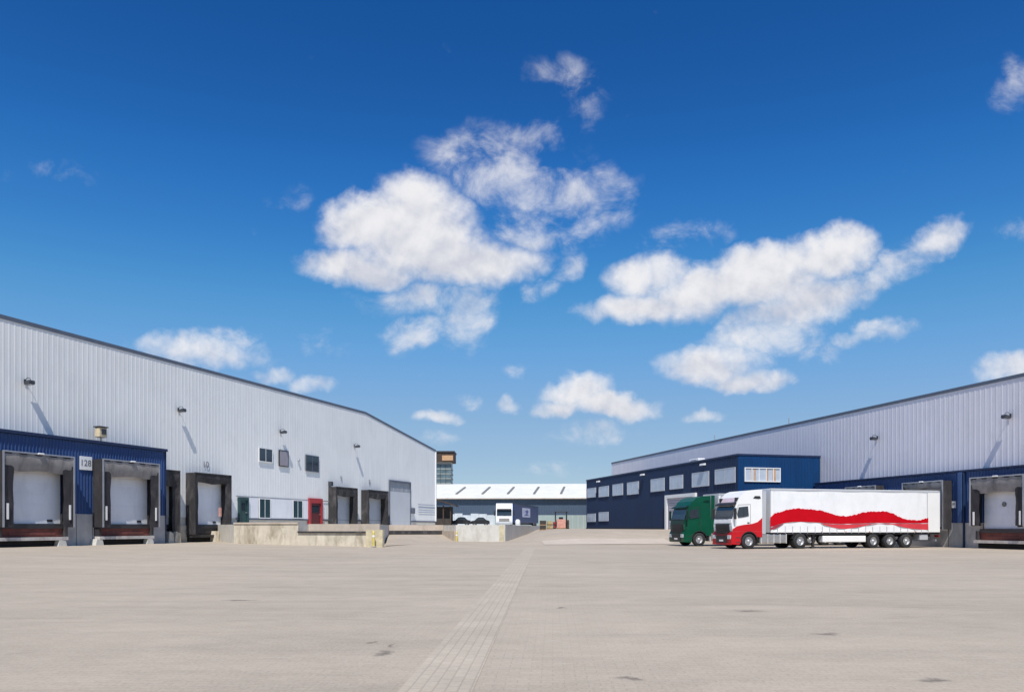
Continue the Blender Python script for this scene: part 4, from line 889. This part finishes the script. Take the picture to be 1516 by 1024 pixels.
# timber lean-to
YH = 125.0; hx0, hx1 = (634-CX)/F*YH, (668-CX)/F*YH
hu = empty('shed', 0, YH, YZ); tag(hu, 'dark open timber shed with a sloping brown roof beside the left warehouse corner', 'shed')
zh0, zh1 = (HY-737)/F*YH+CH-YZ, (HY-748)/F*YH+CH-YZ
MB().prism([(hx0,zh0+0.3),((675-CX)/F*YH,zh1+0.1),((675-CX)/F*YH,zh1-0.1),(hx0,zh0+0.05)], -0.8, 6).build('roof', WOOD, hu)
MB().box(hx0,hx1,3.5,3.7,0,zh1-0.1).build('back_wall', DWOOD, hu)
for k in range(4): xx = hx0+(hx1-hx0-0.2)*k/3; MB().box(xx,xx+0.2,-0.1,0.1,0,zh1-0.12+(3-k)*0.12).build('post', WOOD, hu)
MB().box(hx0,hx1,0.1,0.2,0.1,1.2).build('boarding', DWOOD, hu)

# ------------------------------------------------------------------ vehicles and clutter on the raised yard
def car(px0, px1, Y, paint, label):
    x0, x1 = PX(px0,Y)[0], PX(px1,Y)[0]; L = x1-x0
    e = empty('car', x0, Y, YZ); tag(e, label, 'car', 'black cars on the raised yard'); s_ = L/4.4
    bd = [(0.05,0.35),(0.0,0.7),(0.15,0.85),(0.9,0.95),(1.5,1.38),(2.0,1.48),(2.9,1.46),(3.6,1.02),(4.25,0.92),(4.4,0.7),(4.35,0.32)]
    MB().prism([(a*s_,b) for a,b in bd], 0, 1.75).build('body', paint, e, 0.06, 3)
    MB().prism([(a*s_,b) for a,b in ((1.15,0.98),(1.6,1.34),(2.05,1.42),(2.85,1.40),(3.3,1.02))], -0.01, 1.76).build('side_window', GLB, e)
    for xw in (0.85*s_, 3.5*s_):
        for yy5, o_ in ((-0.02,-1),(1.55,1)): wheel(e, xw, yy5, 0.32, 0.32, 0.22, o_)
    MB().box(-0.02,0.06,0.1,0.5,0.6,0.75).build('headlight', CLEAR, e); MB().box(-0.02,0.06,1.25,1.65,0.6,0.75).build('headlight', CLEAR, e)
CARP = mat('black car paint', (0.012,0.013,0.016), 0.25, 0.2, 0.05, coat=0.6)
car(668, 697, 128, CARP, 'black car on the raised yard nearest the timber shed')
car(697, 725, 131, CARP, 'black car on the raised yard beside the white lorry front')
e = empty('site_barrier', 0, 140, YZ); tag(e, 'low whitish panel fence behind the parked black cars', 'fence')
for k in range(6):
    xa_, xb_ = PX(661+k*12,140)[0], PX(672.6+k*12,140)[0]
    MB().box(xa_,xb_,0,0.12,0.1,2.15+0.18*math.sin(k*2.3)).build('panel', mat('dull white panel',(0.55,0.60,0.63),0.6,0,0.12,1), e)
# white lorry head-on
YL = 128.0; xl = PX(746.5,YL)[0]
t = empty('tractor_unit', xl, YL, YZ); tag(t, 'white lorry seen head on, standing on the raised yard', 'lorry')
MB().prism([(0.0,0.45),(-0.03,1.0),(0.03,1.7),(0.30,2.7),(0.55,3.35),(1.0,3.75),(2.2,3.8),(2.2,0.45)], -1.35, 1.35, 'x').build('cab', WHITE, t, 0.1, 3)
MB().prism([(-0.04,1.72),(0.23,2.62),(0.3,2.62),(0.1,1.72)], -1.22, 1.22, 'x').build('windscreen', GLB, t)
MB().prism([(-0.10,2.62),(0.2,2.85),(0.32,2.7)], -1.2, 1.2, 'x').build('sun_visor', BLACK, t)
MB().box(-0.85,0.85,-0.07,0.0,0.75,1.25).build('grille', mat('dull grille',(0.25,0.24,0.22),0.6), t, 0.02)
MB().box(-1.35,1.35,-0.14,0.5,0.25,0.62).build('bumper', DOORG, t, 0.04)
for xx in (-1.25,0.8): MB().box(xx,xx+0.45,-0.17,-0.10,0.5,0.72).build('headlight', CLEAR, t, 0.02)
for xx in (-1.72,1.5): MB().box(xx,xx+0.22,-0.05,0.08,1.7,2.5).build('mirror', BLACK, t, 0.03)
for xx in (-1.25,0.95):
    MB().cyl((xx,1.2,0.5),(xx+0.3,1.2,0.5),0.5,n=20).build('wheel', TYRE, t)
MB().box(-0.5,0.5,1.0,5.5,0.6,0.9).build('chassis', DARKM, t)
# blue trailer beside it
YT2 = 135.0; a_, b_ = PX(761.5,YT2)[0], PX(797,YT2+22)[0]
ang2 = math.atan2(22.0, b_-a_); Lb = math.hypot(b_-a_, 22.0)
t = empty('box_trailer', a_, YT2, YZ-0.35, ang2); tag(t, 'dark blue box trailer with a white emblem on its side', 'trailer')
MB().box(0,Lb,0,2.5,0.95,4.2).build('box', mat('deep blue trailer paint',(0.014,0.035,0.13),0.45,0,0.1), t, 0.04)
MB().box(-0.02,Lb+0.02,-0.03,2.53,4.205,4.3).build('top_rail', DARKM, t)
em = MB().box(Lb*0.30,Lb*0.62,-0.03,-0.004,2.0,3.7).build('emblem', mat('pale emblem',(0.55,0.56,0.66),0.6,0,0.25,1.2), t, 0.01)
MB().prism([(Lb*0.36,2.3),(Lb*0.46,2.7),(Lb*0.40,3.1),(Lb*0.50,3.4),(Lb*0.55,3.1),(Lb*0.50,2.6),(Lb*0.57,2.3)], -0.04, -0.032).build('emblem_mark', mat('blue emblem mark',(0.10,0.13,0.32),0.6), em)
MB().box(0.5,Lb-0.5,0.5,2.0,0.6,0.94).build('chassis', DARKM, t)
for xw in (2.0, Lb-5.0, Lb-3.6, Lb-2.2): wheel(t, xw, 0.02, 0.85, 0.5, 0.3, -1)
t = empty('traffic_drum', *PX(766.5,118), YZ); tag(t, 'small round white drum in front of the blue box trailer', 'drum')
MB().cyl((0,0,0),(0,0,0.75),0.38).cyl((0,0,0.75),(0,0,0.98),0.38,0.2).build('drum', WHITE, t); MB().cyl((0,0,0.25),(0,0,0.36),0.385,n=16,cap=False).build('band', DOORG, t)
# clutter at the end of the road
def zt(x, y): return terrain(x, y)
YP = 108.0
def crate_stack(px0, px1, Y, h, m1, m2, label, cat, name, n=3):
    x0, x1 = PX(px0,Y)[0], PX(px1,Y)[0]; z = zt((x0+x1)/2,Y); e = empty(name, x0, Y, z); tag(e, label, cat, 'goods stacked beside the blue office')
    L = x1-x0; hh = h/n
    for k in range(n):
        o = MB()
        o.box(0,L,0,0.1,k*hh,k*hh+0.09).box(0,L,0.95,1.05,k*hh,k*hh+0.09)
        for j in range(4): o.box(L*j/4+0.02,L*(j+1)/4-0.03,-0.02,1.1,k*hh+0.092,k*hh+0.13)
        o.build('pallet', m2, e)
        MB().box(0.05,L-0.05,0.05,1.0,k*hh+0.133,(k+1)*hh-0.02).build('load', m1, e, 0.03)
    return e
crate_stack(799, 809, 107.0, 1.35, DWOOD, PALL, 'dark wooden crates stacked on pallets, left end of the goods', 'crate', 'crate_stack', 2)
crate_stack(809.5, 818.5, 108.0, 1.15, mat('faded yellow sack',(0.40,0.33,0.17),0.8,0,0.3,3), PALL, 'low stack of yellowish sacks between the dark crates and the pink crate', 'sacks', 'sack_stack', 2)
crate_stack(818.8, 823, 108.4, 1.0, REDD, DWOOD, 'narrow dark red stack against the pink crate', 'crate', 'crate_stack', 2)
crate_stack(824, 838, 107.5, 1.35, PINK, PALL, 'large pinkish terracotta crate on a pallet', 'crate', 'crate_stack', 1)
crate_stack(838.5, 843, 107.5, 1.25, WOOD, DWOOD, 'narrow brown wooden crate right of the pink crate', 'crate', 'crate_stack', 2)
x, y = PX(831,112); e = empty('forklift', x, y, zt(x,y)); tag(e, 'dark forklift cab standing behind the pink crate', 'forklift')
MB().box(-0.9,0.9,0,1.6,0.25,1.1).build('body', DARKM, e, 0.08)
for xx in (-0.85,0.75): MB().box(xx,xx+0.1,0.1,0.2,1.1,2.4).box(xx,xx+0.1,1.3,1.4,1.1,2.4).build('post', DARKM, e)
MB().box(-0.95,0.95,0,1.5,2.405,2.5).build('roof', BLACK, e, 0.02); MB().box(-0.3,0.3,0.5,1.0,1.1,1.7).build('seat', BLACK, e, 0.05)
for xx in (-0.95,0.75): MB().cyl((xx,0.4,0.3),(xx+0.2,0.4,0.3),0.3).build('wheel', TYRE, e); MB().cyl((xx,1.3,0.3),(xx+0.2,1.3,0.3),0.3).build('wheel', TYRE, e)
e = empty('panel_fence', 0, 125, 1.2); tag(e, 'pale green grey fence panels between the goods and the blue office', 'fence')
for k in range(4):
    xa_, xb_ = PX(840+k*8,125)[0], PX(847.4+k*8,125)[0]; MB().box(xa_,xb_,0,0.08,0.05,2.1).build('panel', PALEG, e)
    MB().box(xb_,xb_+0.08,-0.03,0.1,0,2.2).build('post', DOORG, e)
